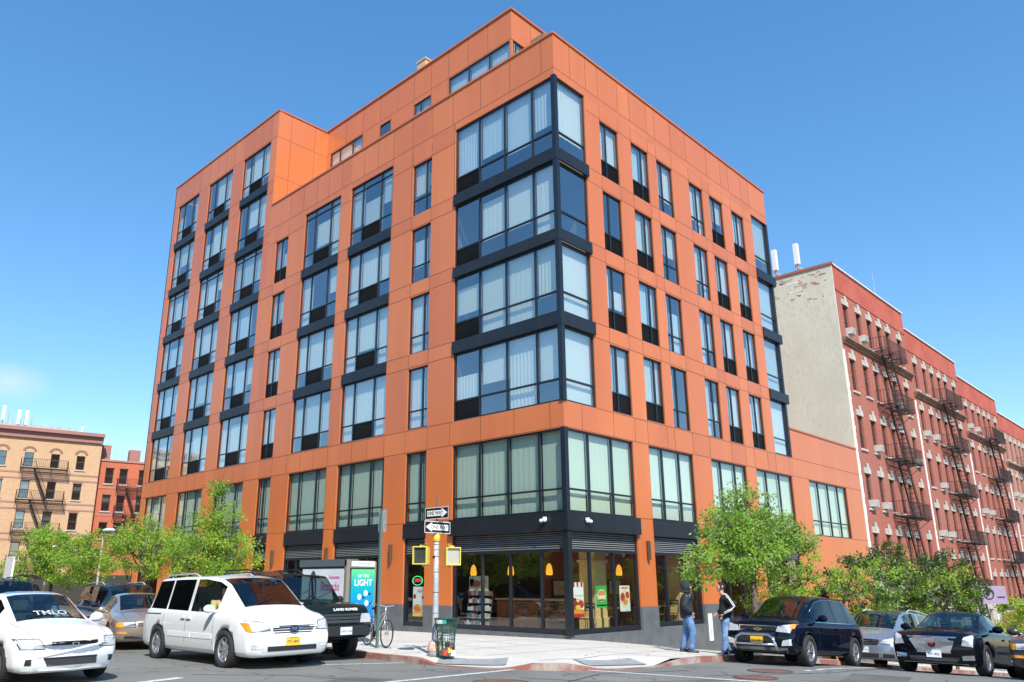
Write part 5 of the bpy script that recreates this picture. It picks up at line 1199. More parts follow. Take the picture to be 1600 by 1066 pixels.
SUVR = dict(st=[(-2.30, .84, .52, 1.12, .70, 1.72), (-2.26, .90, .46, 1.18, .74, 1.86), (-1.9, .93, .42, 1.20, .76, 1.92), (-.9, .94, .40, 1.20, .77, 1.93), (-.3, .94, .40, 1.19, .76, 1.86), (.45, .94, .40, 1.18, .74, 1.83), (.98, .93, .40, 1.17, .82, 1.25), (1.5, .92, .42, 1.16, .80, 1.21), (2.0, .90, .44, 1.12, .78, 1.17), (2.20, .86, .46, 1.02, .74, 1.10), (2.27, .82, .48, .96, .70, 1.0)],
    ws=(.43, .97), rw=(-2.3, -2.1), side=((-2.0, -1.1), (-1.02, -.3), (-.2, .62)), axles=(-1.35, 1.20), wr=.37, rake=.06, smooth=.045, bow=.10, clad=1,
    lamps=[((.52, .80), (.83, .80), (.84, .99), (.54, .99))], front=[('grille', [((-.5, .80), (.5, .80), (.5, .86), (-.5, .86)), ((-.5, .88), (.5, .88), (.5, .93), (-.5, .93)), ((-.5, .95), (.5, .95), (.5, 1.0), (-.5, 1.0))], mat('grille_dark_slat', (.045, .05, .055), .4)), ('bumper', ((-.86, .46), (.86, .46), (.86, .74), (-.86, .74)), BLK)],
    seams=(-1.06, -.25, .70), handles=(-.4, -1.2), mirror=(.62, 1.28), mirm=BLK, plate=((.12, .63), PLATEW, 'DXN 1650'), rails=(-2.1, -.5, .68), tw=.13, spokes=5, hood=(1.05, 2.1, .76))
CRO = dict(st=[(-2.36, .78, .46, 1.0, .5, 1.12), (-2.30, .86, .36, 1.06, .56, 1.34), (-2.0, .91, .28, 1.06, .60, 1.54), (-1.5, .92, .25, 1.05, .63, 1.63), (-.6, .92, .24, 1.03, .65, 1.67), (.05, .92, .24, 1.02, .64, 1.65), (.38, .92, .24, 1.02, .62, 1.58), (1.18, .92, .24, 1.02, .66, 1.10), (1.6, .91, .24, 1.0, .66, 1.06), (2.05, .88, .25, .97, .62, 1.02), (2.28, .83, .27, .93, .58, .98), (2.37, .76, .32, .87, .54, .92)],
    ws=(.36, 1.16), rw=(-2.34, -2.02), side=((-2.0, -1.32), (-1.25, -.50), (-.42, .80)), axles=(-1.44, 1.42), wr=.36, rake=.14, clad=1, rake_r=.45,
    lamps=[((.46, .76), (.78, .74), (.83, .94), (.50, .88))], amber=[((.76, .84), (.84, .84), (.85, .95), (.78, .94))],
    chromewin=1, front=[('grille', [((-.44, .79), (.44, .79), (.45, .87), (-.45, .87)), ((-.44, .68), (.44, .68), (.44, .73), (-.44, .73)), ((-.42, .50), (.42, .50), (.45, .64), (-.45, .64))], BLK), ('grille_rim', [((-.46, .872), (.46, .872), (.46, .89), (-.46, .89)), ((-.46, .765), (.46, .765), (.46, .785), (-.46, .785)), ((-.46, .735), (.46, .735), (.46, .752), (-.46, .752)), ((-.47, .785), (-.445, .785), (-.445, .872), (-.47, .872)), ((.445, .785), (.47, .785), (.47, .872), (.445, .872))], CHROME), ('fog_lamp', ((.58, .44), (.80, .46), (.80, .60), (.62, .56)), LAMPG), ('fog_lamp', ((-.80, .46), (-.58, .44), (-.62, .56), (-.80, .60)), LAMPG), ('skid_plate', ((-.84, .26), (.84, .26), (.84, .40), (-.84, .40)), MATS.get('skid_grey') or mat('skid_grey', (.10, .10, .105), .5))],
    side_p=[('chrome_strip', [((-1.9, 1.045), (.85, 1.02), (.85, 1.032), (-1.9, 1.057))], CHROME)], seams=(-.46, -1.28, .86), handles=(-.3, -1.12), mirror=(.82, 1.12), plate=((-.02, .555), PLATE, 'CLG 4861'), tw=.12, spokes=5, dbl=1, hood=(1.2, 2.15, .74), gls=CARGLD)
MIN = dict(VAN); MIN.update(open=(), rails=(-2.1, .3, .66), plate=((0, .50), PLATEW, 'EWP 7713'), side_p=[], amber=[], lamps=[((.46, .70), (.80, .66), (.92, .88), (.60, .80))], gls=CARGL,
    front=[('grille', [((-.42, .64), (.42, .64), (.42, .68), (-.42, .68)), ((-.45, .70), (.45, .70), (.45, .74), (-.45, .74)), ((-.47, .76), (.47, .76), (.47, .80), (-.47, .80))], BLK), ('grille_rim', [((-.46, .685), (.46, .685), (.46, .695), (-.46, .695)), ((-.47, .745), (.47, .745), (.47, .755), (-.47, .755))], CHROME), ('lower_intake', [((-.4, .28), (.4, .28), (.45, .40), (-.45, .40)), ((.55, .28), (.85, .30), (.85, .40), (.55, .40)), ((-.85, .30), (-.55, .28), (-.55, .40), (-.85, .40))], BLK)])
CAD = dict(st=[(-2.43, .78, .4, .92, .5, .98), (-2.36, .86, .30, 1.0, .56, 1.05), (-1.8, .91, .20, 1.02, .60, 1.12), (-1.45, .92, .19, 1.01, .56, 1.16), (-.75, .92, .18, .99, .54, 1.42), (-.05, .92, .18, .98, .56, 1.47), (.3, .92, .18, .97, .55, 1.43), (1.10, .92, .18, .95, .68, 1.02), (1.7, .92, .18, .92, .66, .97), (2.2, .90, .19, .87, .62, .90), (2.38, .86, .21, .78, .56, .82), (2.43, .80, .26, .72, .5, .74)],
    ws=(.28, 1.08), rw=(-1.5, -.78), side=((-1.3, -.46), (-.38, .60)), axles=(-1.42, 1.46), wr=.345, rake=.10, zbp=.6, bow=.20,
    lamps=[((.60, .62), (.82, .60), (.84, .88), (.66, .80))], front=[('grille', ((-.34, .46), (.34, .46), (.50, .78), (-.50, .78)), MATS.get('mesh_grille') or mat('mesh_grille', (.50, .50, .52), .35, .35, noise=.6, nscale=60)), ('grille_rim', [((-.52, .78), (.52, .78), (.53, .805), (-.53, .805)), ((-.36, .44), (.36, .44), (.36, .46), (-.36, .46))], CHROME), ('lower_intake', ((-.46, .24), (.46, .24), (.54, .36), (-.54, .36)), BLK), ('fog_surround', ((.58, .30), (.82, .32), (.82, .42), (.58, .40)), CHROME), ('fog_surround', ((-.82, .32), (-.58, .30), (-.58, .40), (-.82, .42)), CHROME), ('chin_strip', ((-.80, .205), (.80, .205), (.80, .225), (-.80, .225)), CHROME)],
    seams=(-.42, .78, -1.1), handles=(-.25, -.95), mirror=(.72, 1.06), tw=.12, spokes=7, hood=(1.1, 2.25, .72), plate=((0, .42), PLATEW, 'FLP 1862'))
PWHITE = paint('paint_white', (.82, .83, .82)); PTAN = paint('paint_champagne', (.42, .34, .27), .55, .3); PGREEN = paint('paint_dark_green', (.005, .014, .014)); PNAVY = paint('paint_navy', (.003, .005, .014)); PSILV = paint('paint_silver', (.36, .40, .45), .7, .3); PBLACK = paint('paint_black', (.004, .005, .009)); PGREY = paint('paint_bronze', (.10, .085, .075), .6, .3); PBLUE = paint('paint_dark_blue', (.015, .03, .07), .3); PRIVAL = paint('roof_glass', (.03, .10, .22), .0, .1)
CIV['top'] = [('sun_roof', ((-.50, -.40), (.12, -.40), (.12, .40), (-.50, .40)), PRIVAL)]
def cpos(x, y, dz=0): return (x, y, G(x, y)+dz)
def pitched(c, x, y, yaw, wb=2.8):
    a, b = G(x+math.cos(yaw)*wb/2, y+math.sin(yaw)*wb/2), G(x-math.cos(yaw)*wb/2, y-math.sin(yaw)*wb/2)
    c.rotation_euler = (0, -math.atan2(a-b, wb), yaw); c.location.z = (a+b)/2
def putcar(x, y, deg, S, pm, lab, cat='car', name='parked_car', **k):
    r = car(lab, cat, (x, y, 0), R(deg), S, pm, name=name, **k); pitched(r[0], x, y, R(deg)); return r
van, vb, vx = putcar(-11.75, .25, -90, VAN, PWHITE, 'white minivan with roof rails and yellow number plate driving up to the junction', 'minivan', 'minivan', scale=1.02)
civ, cb, cx1 = putcar(-16.19, -.47, -85, CIV, PWHITE, 'white two door coupe with blue sunroof at left edge', 'car', steer=R(0))
tan, _, _ = putcar(-11.18, 6.97, -102, SED, PTAN, 'champagne beige saloon car between the white coupe and white minivan')
lr, lb, lx = putcar(-10.05, .7, -90, SUVR, PGREEN, 'dark green boxy off-road vehicle parked at the kerb behind the white minivan', 'off-road vehicle', 'off_road_vehicle')
eq, eb, ex = putcar(-.42, -7.6, 180, CRO, PNAVY, 'black crossover with chrome bull bar on its nose', 'crossover', scale=.97)
ody, _, _ = putcar(7.2, -7.3, 180, MIN, PSILV, 'silver grey minivan parked behind the black crossover', 'minivan', 'minivan')
cad, db, dx = putcar(1.72, -10.7, 180, CAD, PBLACK, 'glossy black saloon with silver mesh grille on the sloping street', scale=.97)
vol, _, _ = putcar(1.6, -13.0, 180, SED, PGREY, 'bronze grey saloon cut off by the right photo edge')
su1, _, _ = putcar(-14.4, 8.3, -90, SUVR, PBLUE, 'dark blue SUV behind the white coupe at far left', 'suv', 'off_road_vehicle', scale=.92)
su2, _, _ = putcar(-9.7, 11.8, -96, MIN, PBLUE, 'dark blue minivan parked behind the champagne saloon', 'minivan', 'minivan')
wc, _, _ = putcar(-11.1, 15.2, -90, SED, PWHITE, 'small white saloon glimpsed behind the champagne car')
wh2, _, _ = putcar(-9.9, 23, -90, SUVR, PBLACK, 'black vehicle far behind under the tan house tree', 'suv', 'off_road_vehicle')
# badges and lettering
def conform(t, bv, d, off):
    for v in t.data.vertices:
        h = bv.ray_cast(v.co-d*1.0, d)
        if h[0]: v.co = h[0]-d*off

def onfront(bv, x1, y, z): h = bv.ray_cast(Vector((x1+1, y, z)), Vector((-1, 0, 0)))[0]; return h.x if h else x1
x = onfront(vb, vx, 0, .76); m_ = MB(); m_.lathe([(0, 0), (.085, 0), (.085, .012), (0, .012)], 20, 0, 'x'); m_.v = [(a+x+.012, b*1.15, c*.62+.735) for a, b, c in m_.v]; o = m_.build('badge', mat('badge_navy', (.02, .03, .09), .2), van)
text('badge_text', 'KIA', .07, CHROME, o, TM((x+.026, 0, .735), (0, 1, 0), (0, 0, 1)), .001)
x = onfront(cb, cx1, 0, .635); m_ = MB(); m_.box(x+.012, -.055, .60, x+.02, -.035, .675); m_.box(x+.012, .035, .60, x+.02, .055, .675); m_.box(x+.012, -.035, .63, x+.02, .035, .65); m_.build('badge', CHROME, civ)
h = lb.ray_cast(Vector((lx+1, 0, 1.085)), Vector((-1, 0, 0)))[0]
h2 = lb.ray_cast(Vector((lx+1, .45, 1.10)), Vector((-1, 0, 0)))[0]; h3 = lb.ray_cast(Vector((lx+1, -.3, 1.10)), Vector((-1, 0, 0)))[0]
text('hood_lettering', 'LAND ROVER', .08, WPAINT, lr, TM((max(h.x, h2.x, h3.x)+.012, .08, 1.085), (0, 1, 0), (-.35, 0, 1)), .006, sx=1.35)
x = onfront(eb, ex, 0, .78); m_ = MB(); m_.box(x+.014, -.10, .785, x+.028, .10, .825); m_.box(x+.014, -.035, .765, x+.028, .035, .845); m_.build('badge', mat('gold_badge', (.75, .55, .2), .25, .8), eq)
x = onfront(db, dx, 0, .63); m_ = MB(); m_.lathe([(.0, 0), (.075, 0), (.085, .01), (0, .012)], 20, 0, 'x'); m_.v = [(a+x+.014, b, c+.64) for a, b, c in m_.v]; o = m_.build('badge', CHROME, cad); m_ = MB(); m_.box(x+.028, -.028, .615, x+.03, .028, .665); m_.build('crest', REDL, o)
# bull bar
m_ = MB(); xb = ex+.03
m_.tube([(xb-.12, -.50, .30), (xb+.03, -.52, .42), (xb+.04, -.46, .60), (xb+.02, -.34, .68), (xb+.02, .34, .68), (xb+.04, .46, .60), (xb+.03, .52, .42), (xb-.12, .50, .30)], .034, n=8); m_.tube([(xb+.04, -.5, .46), (xb+.05, 0, .46), (xb+.04, .5, .46)], .03, n=8)
m_.build('bull_bar', CHROME, eq, True)

def onws(bv, x, y): h = bv.ray_cast(Vector((x, y, 3)), Vector((0, 0, -1))); return h[0], h[1]
p, nrm = onws(cb, 1.0, 0.02)
up = Vector((-.8, 0, .4)).normalized(); p2, _n = onws(cb, .9, 0.02); up = (p2-p).normalized()
t_ = text('window_lettering', 'TMLO', .20, WPAINT, civ, TM(p+nrm*.01+up*.03, (0, 1, 0), up), .002)
conform(t_, cb, -nrm, .014)
# drivers
SKIN = mat('skin', (.42, .22, .14), .55); SKIN2 = mat('skin_tan', (.50, .29, .20), .5); HAIR = mat('hair_black', (.008, .006, .006), .5)
def skinmesh(name, verts, edges, m, parent, sub=2, root=0, smooth=True):
    me = bpy.data.meshes.new(name); bm = bmesh.new(); L = bm.verts.layers.skin.verify(); vs = []
    for i, v in enumerate(verts):
        q = bm.verts.new(v[:3]); rr = v[3]; q[L].radius = rr if isinstance(rr, tuple) else (rr, rr); q[L].use_root = (i == root); vs.append(q)
    for a, b in edges: bm.edges.new((vs[a], vs[b]))
    bm.to_mesh(me); bm.free()
    o = bpy.data.objects.new(name, me); COL.objects.link(o); md = o.modifiers.new('s', 'SKIN'); md.use_smooth_shade = True; md.branch_smoothing = .6
    ms = o.modifiers.new('u', 'SUBSURF'); ms.levels = sub; ms.render_levels = sub
    dg = bpy.context.evaluated_depsgraph_get(); dg.update(); m2 = bpy.data.meshes.new_from_object(o.evaluated_get(dg), depsgraph=dg); m2.name = name
    bpy.data.objects.remove(o); o = bpy.data.objects.new(name, m2); COL.objects.link(o); m2.materials.clear(); m2.materials.append(m)
    if smooth: m2.polygons.foreach_set('use_smooth', [True]*len(m2.polygons))
    o.parent = parent; return o
def chain(n, s=0): return [(s+i, s+i+1) for i in range(n-1)]
def head(name, c, r, skin, parent, mh):
    """head with nose, ears, eyes and mouth facing local +x"""
    m_ = MB(); n = 16; rings = []
    for i in range(n+1):
        a = math.pi*i/n-math.pi/2; ring = []; z = math.sin(a)
        for k in range(20):
            t = 2*math.pi*k/20; w = math.cos(a); x = .098*w*math.cos(t); y = .076*w*math.sin(t); zz = .125*z
            if z < 0: x = x*(1-.16*(-z))+(.012 if math.cos(t) > 0 else -.01)*(-z); y *= 1-.28*(-z)
            if math.cos(t) > .93 and -.45 < z < .05: x += .022*(1-abs(z+.22)/.27)
            if math.cos(t) > .8 and .0 < z < .22: x -= .006
            ring.append(m_.pt((x, y, zz)))
        rings.append(ring)
    for a, b in zip(rings, rings[1:]):
        for k in range(20): j = (k+1) % 20; m_.f.append([a[k], a[j], b[j], b[k]]); m_.m.append(0)
    for s_ in (1, -1): m_.ball((-.005, s_*.078, -.005), (.022, .010, .032), 8)
    for s_ in (1, -1): m_.ball((.086, s_*.031, .012), (.010, .013, .007), 8, 1)
    m_.ball((.092, 0, -.062), (.010, .026, .007), 8, 2); m_.bar((0, 0, -.2), (0, 0, -.05), .055, n=10, r2=.052)
    o = m_.build(name, [skin, INKB, mat('lips', (.35, .12, .10), .5) if 'lips' not in MATS else MATS['lips']], parent, True); o.matrix_local = Matrix.Translation(Vector(c)) @ mh; return o
def driver(car_, x, y, z, shirt, lab, armr=None):
    M = Matrix.Translation(car_.location) @ car_.rotation_euler.to_matrix().to_4x4() @ Matrix.Scale(car_.scale[0], 4); p = M @ Vector((x, y, z)); e = empty('person', p, car_.rotation_euler.z, lab, 'person')
    b = skinmesh('body', [(0, 0, .0, (.15, .19)), (-.02, 0, .22, (.12, .17)), (-.05, 0, .42, (.12, .18)), (-.04, 0, .52, (.06, .07)), (-.02, 0, .62, (.05, .05)), (0, 0, .70, (.075, .07)), (.01, 0, .78, (.08, .065)),
        (-.05, .2, .46, .06), (.10, .27, .26, .048), (.34, .16, .30, .034), (-.05, -.2, .46, .06), (.10, -.27, .26, .048), (.34, -.16, .30, .034)], chain(7)+[(2, 7), (7, 8), (8, 9), (2, 10), (10, 11), (11, 12)], SKIN2, e)
    s_ = skinmesh('shirt', [(0, 0, -.02, (.165, .20)), (-.02, 0, .22, (.14, .19)), (-.05, 0, .42, (.13, .20)), (-.045, 0, .49, (.08, .09)), (-.05, .2, .46, .075), (.04, .26, .32, .065), (-.05, -.2, .46, .075), (.04, -.26, .32, .065)], chain(4)+[(2, 4), (4, 5), (2, 6), (6, 7)], shirt, e)
    m_ = MB(); m_.ball((-.015, 0, .78), (.10, .085, .10), 12); m_.build('hair', HAIR, e, True)
    return e
driver(van, .30, -.42 if False else .40, .62, mat('shirt_green', (.25, .62, .10), .8), 'driver in bright green shirt sitting in the white minivan') if False else None
driver(van, .38, -.44, .78, mat('shirt_green', (.25, .65, .10), .8), 'person in bright green shirt inside the white minivan')
driver(civ, .02, .36, .46, mat('shirt_dark', (.02, .02, .025), .8), 'person in dark clothes driving the white coupe')
# ------------------------------------------------------------ street furniture
pz = SW(-8.35, -2.72)
e = empty('signal_pole', (-8.35, -2.72, pz), 0, 'grey galvanised signal pole with yellow cap at the corner, one way signs on top', 'pole')
m_ = MB(); m_.lathe([(.0, 0), (.16, 0), (.15, .10), (.12, .22), (.09, .30), (.078, .34), (.075, .42), (.066, 1.4), (.060, 2.55), (0, 2.55)], 18); m_.build('pole_shaft', ZINC, e, True)
m_ = MB(); m_.lathe([(.165, .10), (.17, .13), (.14, .30), (.11, .30), (.135, .12)], 18); m_.build('base_paint', mat('peeling_paint', (.60, .36, .28), .8, noise=.5, nscale=14), e, True)
m_ = MB(); m_.lathe([(0, 2.72), (.055, 2.72), (.06, 2.66), (.085, 2.64), (.085, 2.52), (.075, 2.50)], 14)
m_.build('pole_cap', YEL, e, True)
m_ = MB(); m_.bar((0, 0, 2.7), (0, 0, 3.52), .022, n=6); m_.build('sign_post', mat('post_mauve', (.18, .11, .11), .6), e)
m_ = MB()
for z in (.9, 1.35, 1.8, 2.15, 2.3, 2.42): m_.lathe([(.074-.006*z, z), (.077-.006*z, z+.005), (.077-.006*z, z+.014), (.074-.006*z, z+.018)], 16)
m_.box(-.09, -.03, 2.12, -.07, .03, 2.18); m_.build('strap', BLK, e)
def oneway(loc, right, arrow, lab):
    M = TM(loc, right, (0, 0, 1)); e = empty('one_way_sign', loc, 0, lab, 'traffic sign', 'one way signs on the corner pole'); L = M.copy(); L.translation = (0, 0, 0)
    f = lambda p, q, r: tuple(L @ Vector((p, q, r)))
    m_ = MB(f); m_.box(-.46, -.153, -.004, .46, .153, .004); m_.face([(-.46, -.153, .0045), (.46, -.153, .0045), (.46, .153, .0045), (-.46, .153, .0045)], 1)
    m_.face([(-.445, -.138, .006), (.445, -.138, .006), (.445, .138, .006), (-.445, .138, .006)], 0)
    m_.build('sign_plate', [INKB, WPAINT], e)
    s = arrow; m_ = MB(f); pts = [(-.38*s, -.075), (.20*s, -.075), (.20*s, -.125), (.42*s, 0), (.20*s, .125), (.20*s, .075), (-.38*s, .075)]
    m_.face([(a, b, .008) for a, b in pts]); m_.build('arrow', WPAINT, e); e.scale = (.88, .88, .88)
    text('sign_text', 'ONE WAY', .135, INKB, e, L @ Matrix.Translation((-.06*s, 0, .009)), .001, sx=.98)
oneway((-8.39, -2.76, 3.38+.0), (0, -1, 0), 1, 'upper black and white ONE WAY sign, arrow pointing right')
oneway((-8.38, -2.78, 3.05), (1, 0, 0), -1, 'lower black and white ONE WAY sign, arrow pointing left')
def pedsig(loc, yaw, lab, dk):
    e = empty('pedestrian_signal', loc, yaw, lab, 'signal', 'yellow pedestrian signals on the corner pole')
    m_ = MB(); m_.box(-.20, -.10, 0, .20, .12, .42); m_.box(-.12, .12, .06, .14, .24, .34); m_.box(-.06, -.04, .42, .06, .06, .47); m_.build('housing', YEL, e, bevel=.012)
    m_ = MB()
    for a, b, c, d in ((-.215, -.19, -.01, .43), (.19, .215, -.01, .43), (-.19, .19, .405, .43), (-.19, .19, -.01, .015)): m_.box(a, -.19, c, b, -.10, d)
    m_.build('visor', mat('visor_yellow', (.75, .62, .12), .5) if 'visor_yellow' not in MATS else MATS['visor_yellow'], e)
    m_ = MB(); m_.box(-.18, -.13, .02, .18, -.101, .40); m_.build('lens', dk, e)
    m_ = MB(); m_.bar((0, .15, .46), (.0, .38, .49), .028, n=6); m_.bar((0, .15, -.05), (0, .38, -.03), .028, n=6); m_.bar((0, .1, -.05), (0, .1, .0), .03, n=6); m_.build('bracket', YEL, e); e.scale = (.80, .85, .92)
pedsig((-8.60, -2.50, 2.22), R(-62), 'left yellow pedestrian signal with dark lens on the corner pole', mat('lens_dark', (.05, .06, .05), .3, noise=.3, nscale=6))
pedsig((-8.10, -2.98, 2.20), R(-28), 'right yellow pedestrian signal with pale lens on the corner pole', mat('lens_pale', (.42, .40, .33), .5, noise=.1, nscale=60))
# litter bin
e = empty('litter_bin', (-8.38, -3.12, SW(-8.38, -3.12)), 0, 'green wire mesh litter bin beside the signal pole', 'bin'); e.scale = (.88, .88, .92)
m_ = MB(); GRN = mat('bin_green', (.012, .07, .045), .5); n = 26
for k in range(n):
    t = 2*math.pi*k/n; c, s = math.cos(t), math.sin(t)
    m_.tube([(.20*c, .20*s, .03), (.215*c, .215*s, .3), (.235*c, .235*s, .55), (.30*c, .30*s, .86)], .0055, n=3)
for z, r_ in ((.03, .20), (.1, .205), (.2, .21), (.3, .215), (.4, .222), (.5, .232), (.6, .243), (.7, .262)): m_.lathe([(r_-.005, z-.005), (r_+.006, z-.005), (r_+.006, z+.005), (r_-.005, z+.005)], 26)
for k in range(4):
    t = 2*math.pi*k/4+.4; c, s = math.cos(t), math.sin(t); m_.tube([(.205*c, .205*s, 0), (.22*c, .22*s, .3), (.24*c, .24*s, .55), (.305*c, .305*s, .87)], .013, n=4)
m_.build('basket', GRN, e)
m_ = MB(); m_.lathe([(.283, .74), (.31, .87), (.318, .87), (.318, .885), (.30, .885), (.275, .74)], 30); m_.build('rim', GRN, e, True)
m_ = MB(); bpan = []
for k in range(9):
    t0 = R(170)+k*.11; t1 = t0+.11
    for tt, mm in ((0, 0),): m_.face([(.292*math.cos(t0), .292*math.sin(t0), .765), (.292*math.cos(t1), .292*math.sin(t1), .765), (.314*math.cos(t1), .314*math.sin(t1), .855), (.314*math.cos(t0), .314*math.sin(t0), .855)], 0 if k < 6 else 1)
m_.build('rim_sticker', [WPAINT, mat('sticker_teal', (.05, .4, .42), .5)], e)
m_ = MB(); r = random.Random(4); prof = []
for z, q in ((.04, .17), (.2, .19), (.36, .18), (.5, .14), (.56, .02)):
    prof.append((q, z))
m_.lathe(prof, 14); m_.v = [(a+r.uniform(-.02, .02), b+r.uniform(-.02, .02), c+r.uniform(-.01, .02)) for a, b, c in m_.v]; m_.build('rubbish_bag', mat('bag_clear', (.42, .45, .44), .35), e, True)
m_ = MB()
for a, b, c, s, q in ((-.14, -.12, .12, .07, 0), (-.05, -.17, .16, .06, 1), (.05, -.18, .1, .07, 2), (-.17, -.02, .22, .05, 1), (.0, -.17, .28, .05, 0), (-.1, -.15, .3, .06, 3), (.08, -.16, .22, .05, 3)): m_.box(a-s, b-s*.6, c-s, a+s, b+s*.4, c+s*.8, q)
m_.build('litter', [mat('litter_red', (.6, .08, .04), .6), mat('litter_yellow', (.8, .5, .1), .6), WPAINT, mat('litter_black', (.03, .03, .03), .6)], e)
# sign post with the bicycle
bz = SW(-7.95, -.1)
e = empty('sign_post', (-7.95, -.12, bz), 0, 'tall green sign post the bicycle leans on', 'sign post')
m_ = MB(); m_.box(-.03, -.03, 0, .03, .03, 3.42); m_.build('post', mat('post_green', (.10, .16, .14), .6), e)
m_ = MB(); m_.box(.031, -.16, 2.85, .038, .15, 3.42); m_.build('sign_plate', ZINC, e)
# bicycle
be = empty('bicycle', (-7.72, .33, bz), R(-74), 'silver city bicycle leaning on the green sign post', 'bicycle')
be.rotation_euler = (R(-4), 0, R(-101)); be.location = (-7.70, .25, bz)
BSIL = mat('bike_silver', (.55, .56, .58), .3, .6)
for nm, x in (('front_wheel', .53), ('rear_wheel', -.53)):
    m_ = MB(); N = 36; m_.tube([(x+.325*math.cos(2*math.pi*k/N), 0, .34+.325*math.sin(2*math.pi*k/N)) for k in range(N+1)], .017, n=6); w = m_.build(nm, RUB, be, True)
    m_ = MB(); m_.tube([(x+.30*math.cos(2*math.pi*k/N), 0, .34+.30*math.sin(2*math.pi*k/N)) for k in range(N+1)], .010, n=5)
    for k in range(20): t = 2*math.pi*k/20; m_.bar((x, .02*(-1)**k, .34), (x+.30*math.cos(t), 0, .34+.30*math.sin(t)), .0022, n=3)
    m_.bar((x, -.05, .34), (x, .05, .34), .022, n=8); m_.build('rim', CHROME, w)
m_ = MB(); HB = (.40, 0, .90); SB = (-.20, 0, .62); BB = (-.07, 0, .30)
m_.bar((.365, 0, .80), BB, .018, n=8); m_.bar((.375, 0, .86), SB, .015, n=8); m_.bar(BB, (-.24, 0, .84), .016, n=8)
for s in (.035, -.035): m_.bar(BB, (-.53, s, .34), .010, n=6); m_.bar(SB, (-.53, s, .34), .009, n=6); m_.tube([(.37, s*.6, .76), (.44, s, .6), (.53, s, .34)], .011, n=6)
m_.bar((.38, 0, .74), (.36, 0, 1.0), .017, n=8); m_.build('bike_frame', BSIL, be, True)
m_ = MB(); m_.tube([(.20, .30, 1.02), (.34, .24, 1.03), (.38, .08, 1.0), (.37, 0, .99), (.38, -.08, 1.0), (.34, -.24, 1.03), (.20, -.30, 1.02)], .012, n=6); m_.bar((.20, .3, 1.02), (.1, .31, 1.02), .017, n=8); m_.bar((.20, -.3, 1.02), (.1, -.31, 1.02), .017, n=8); m_.build('handlebar', BSIL, be, True)
m_ = MB(); m_.ball((-.26, 0, .93), (.13, .08, .035), 12); m_.bar((-.24, 0, .8), (-.26, 0, .92), .012); m_.build('saddle', BLK, be, True)
m_ = MB(); m_.lathe([(0, -.01), (.09, -.01), (.09, .01), (0, .01)], 20, 0, 'y', (-.07, -.05, .30)); m_.bar((-.07, -.07, .30), (.05, -.07, .20), .01); m_.box(0, -.16, .18, .1, -.07, .2); m_.bar((-.07, .07, .3), (-.19, .07, .4), .01); m_.box(-.24, .07, .39, -.14, .16, .41); m_.build('crank', BLK, be)
m_ = MB(); m_.box(-.68, -.06, .70, -.34, .06, .72); m_.bar((-.6, .06, .7), (-.53, .05, .34), .006); m_.bar((-.6, -.06, .7), (-.53, -.05, .34), .006); m_.build('rack', BLK, be)
# phone kiosk
kz = SW(-7.2, 2.4)
e = empty('phone_kiosk', (-7.1, 2.2, kz), 0, 'phone kiosk with white and blue green advert panels behind the green off-road vehicle', 'kiosk')
KG = mat('kiosk_grey', (.16, .19, .21), .4, .3); KT = mat('kiosk_post', (.24, .21, .17), .5)
m_ = MB(); m_.box(-.16, .05, .1, .1, 2.35, 2.06); m_.box(-.22, .0, 2.06, .2, 2.4, 2.26); m_.build('kiosk_frame', KG, e)
m_ = MB(); m_.box(-.22, -.02, 0, -.10, .08, 2.24); m_.box(.78, -.02, 0, .84, .06, 2.2); m_.box(-.1, -.03, 2.02, .78, .5, 2.22); m_.box(.0, .04, .2, .78, .5, 2.02); m_.build('booth', KT, e)
m_ = MB(); m_.box(-.185, .16, .55, -.165, 2.26, 2.0); ad = m_.build('advert_panel', mat('advert_white', (.68, .74, .78), .4, noise=.12, nscale=1.5), e)
m_ = MB()
def disc2(c, ry, rz, x, mi): m_.face([(x, c[0]+ry*math.cos(t*math.pi/10), c[1]+rz*math.sin(t*math.pi/10)) for t in range(20)], mi)
disc2((1.68, 1.45), .20, .50, -.188, 0); disc2((1.68, 1.40), .13, .38, -.190, 1); m_.build('advert_picture', [mat('ad_hair', (.10, .05, .04), .6), mat('ad_skin', (.7, .42, .33), .6)], ad)
text('advert_text', 'ilimitado', .36, mat('ad_magenta', (.62, .06, .28), .5), ad, TM((-.190, .80, 1.50), (0, -1, 0), (0, 0, 1)), .001, sx=.75)
text('advert_text', 'Nuevamente', .14, MATS['ad_magenta'], ad, TM((-.190, .60, 1.76), (0, -1, 0), (0, 0, 1)), .001, sx=.7)
def gradm(name, stops, z0, z1):
    m, n, l, b = nodes(name); tc = n.new('ShaderNodeTexCoord'); sx = n.new('ShaderNodeSeparateXYZ'); mr = n.new('ShaderNodeMapRange'); mr.inputs[1].default_value = z0; mr.inputs[2].default_value = z1
    cr = n.new('ShaderNodeValToRGB'); l.new(tc.outputs['Object'], sx.inputs[0]); l.new(sx.outputs[2], mr.inputs[0]); l.new(mr.outputs[0], cr.inputs[0]); l.new(cr.outputs[0], b.inputs['Base Color'])
    while len(cr.color_ramp.elements) < len(stops): cr.color_ramp.elements.new(.5)
    for el, (p, c) in zip(cr.color_ramp.elements, stops): el.position = p; el.color = (*c, 1)
    b.inputs['Roughness'].default_value = .35; return m
m_ = MB(); m_.box(-.06, -.05, .35, .76, -.03, 1.98); ad = m_.build('advert_panel', gradm('advert_print', [(0, (.01, .12, .25)), (.35, (.0, .22, .62)), (.75, (.0, .40, .42)), (1, (.12, .62, .22))], .35, 1.98), e)
text('advert_text', 'LIGHT', .25, WPAINT, ad, TM((.36, -.052, 1.60), (1, 0, 0), (0, 0, 1)), .001, sx=.9)
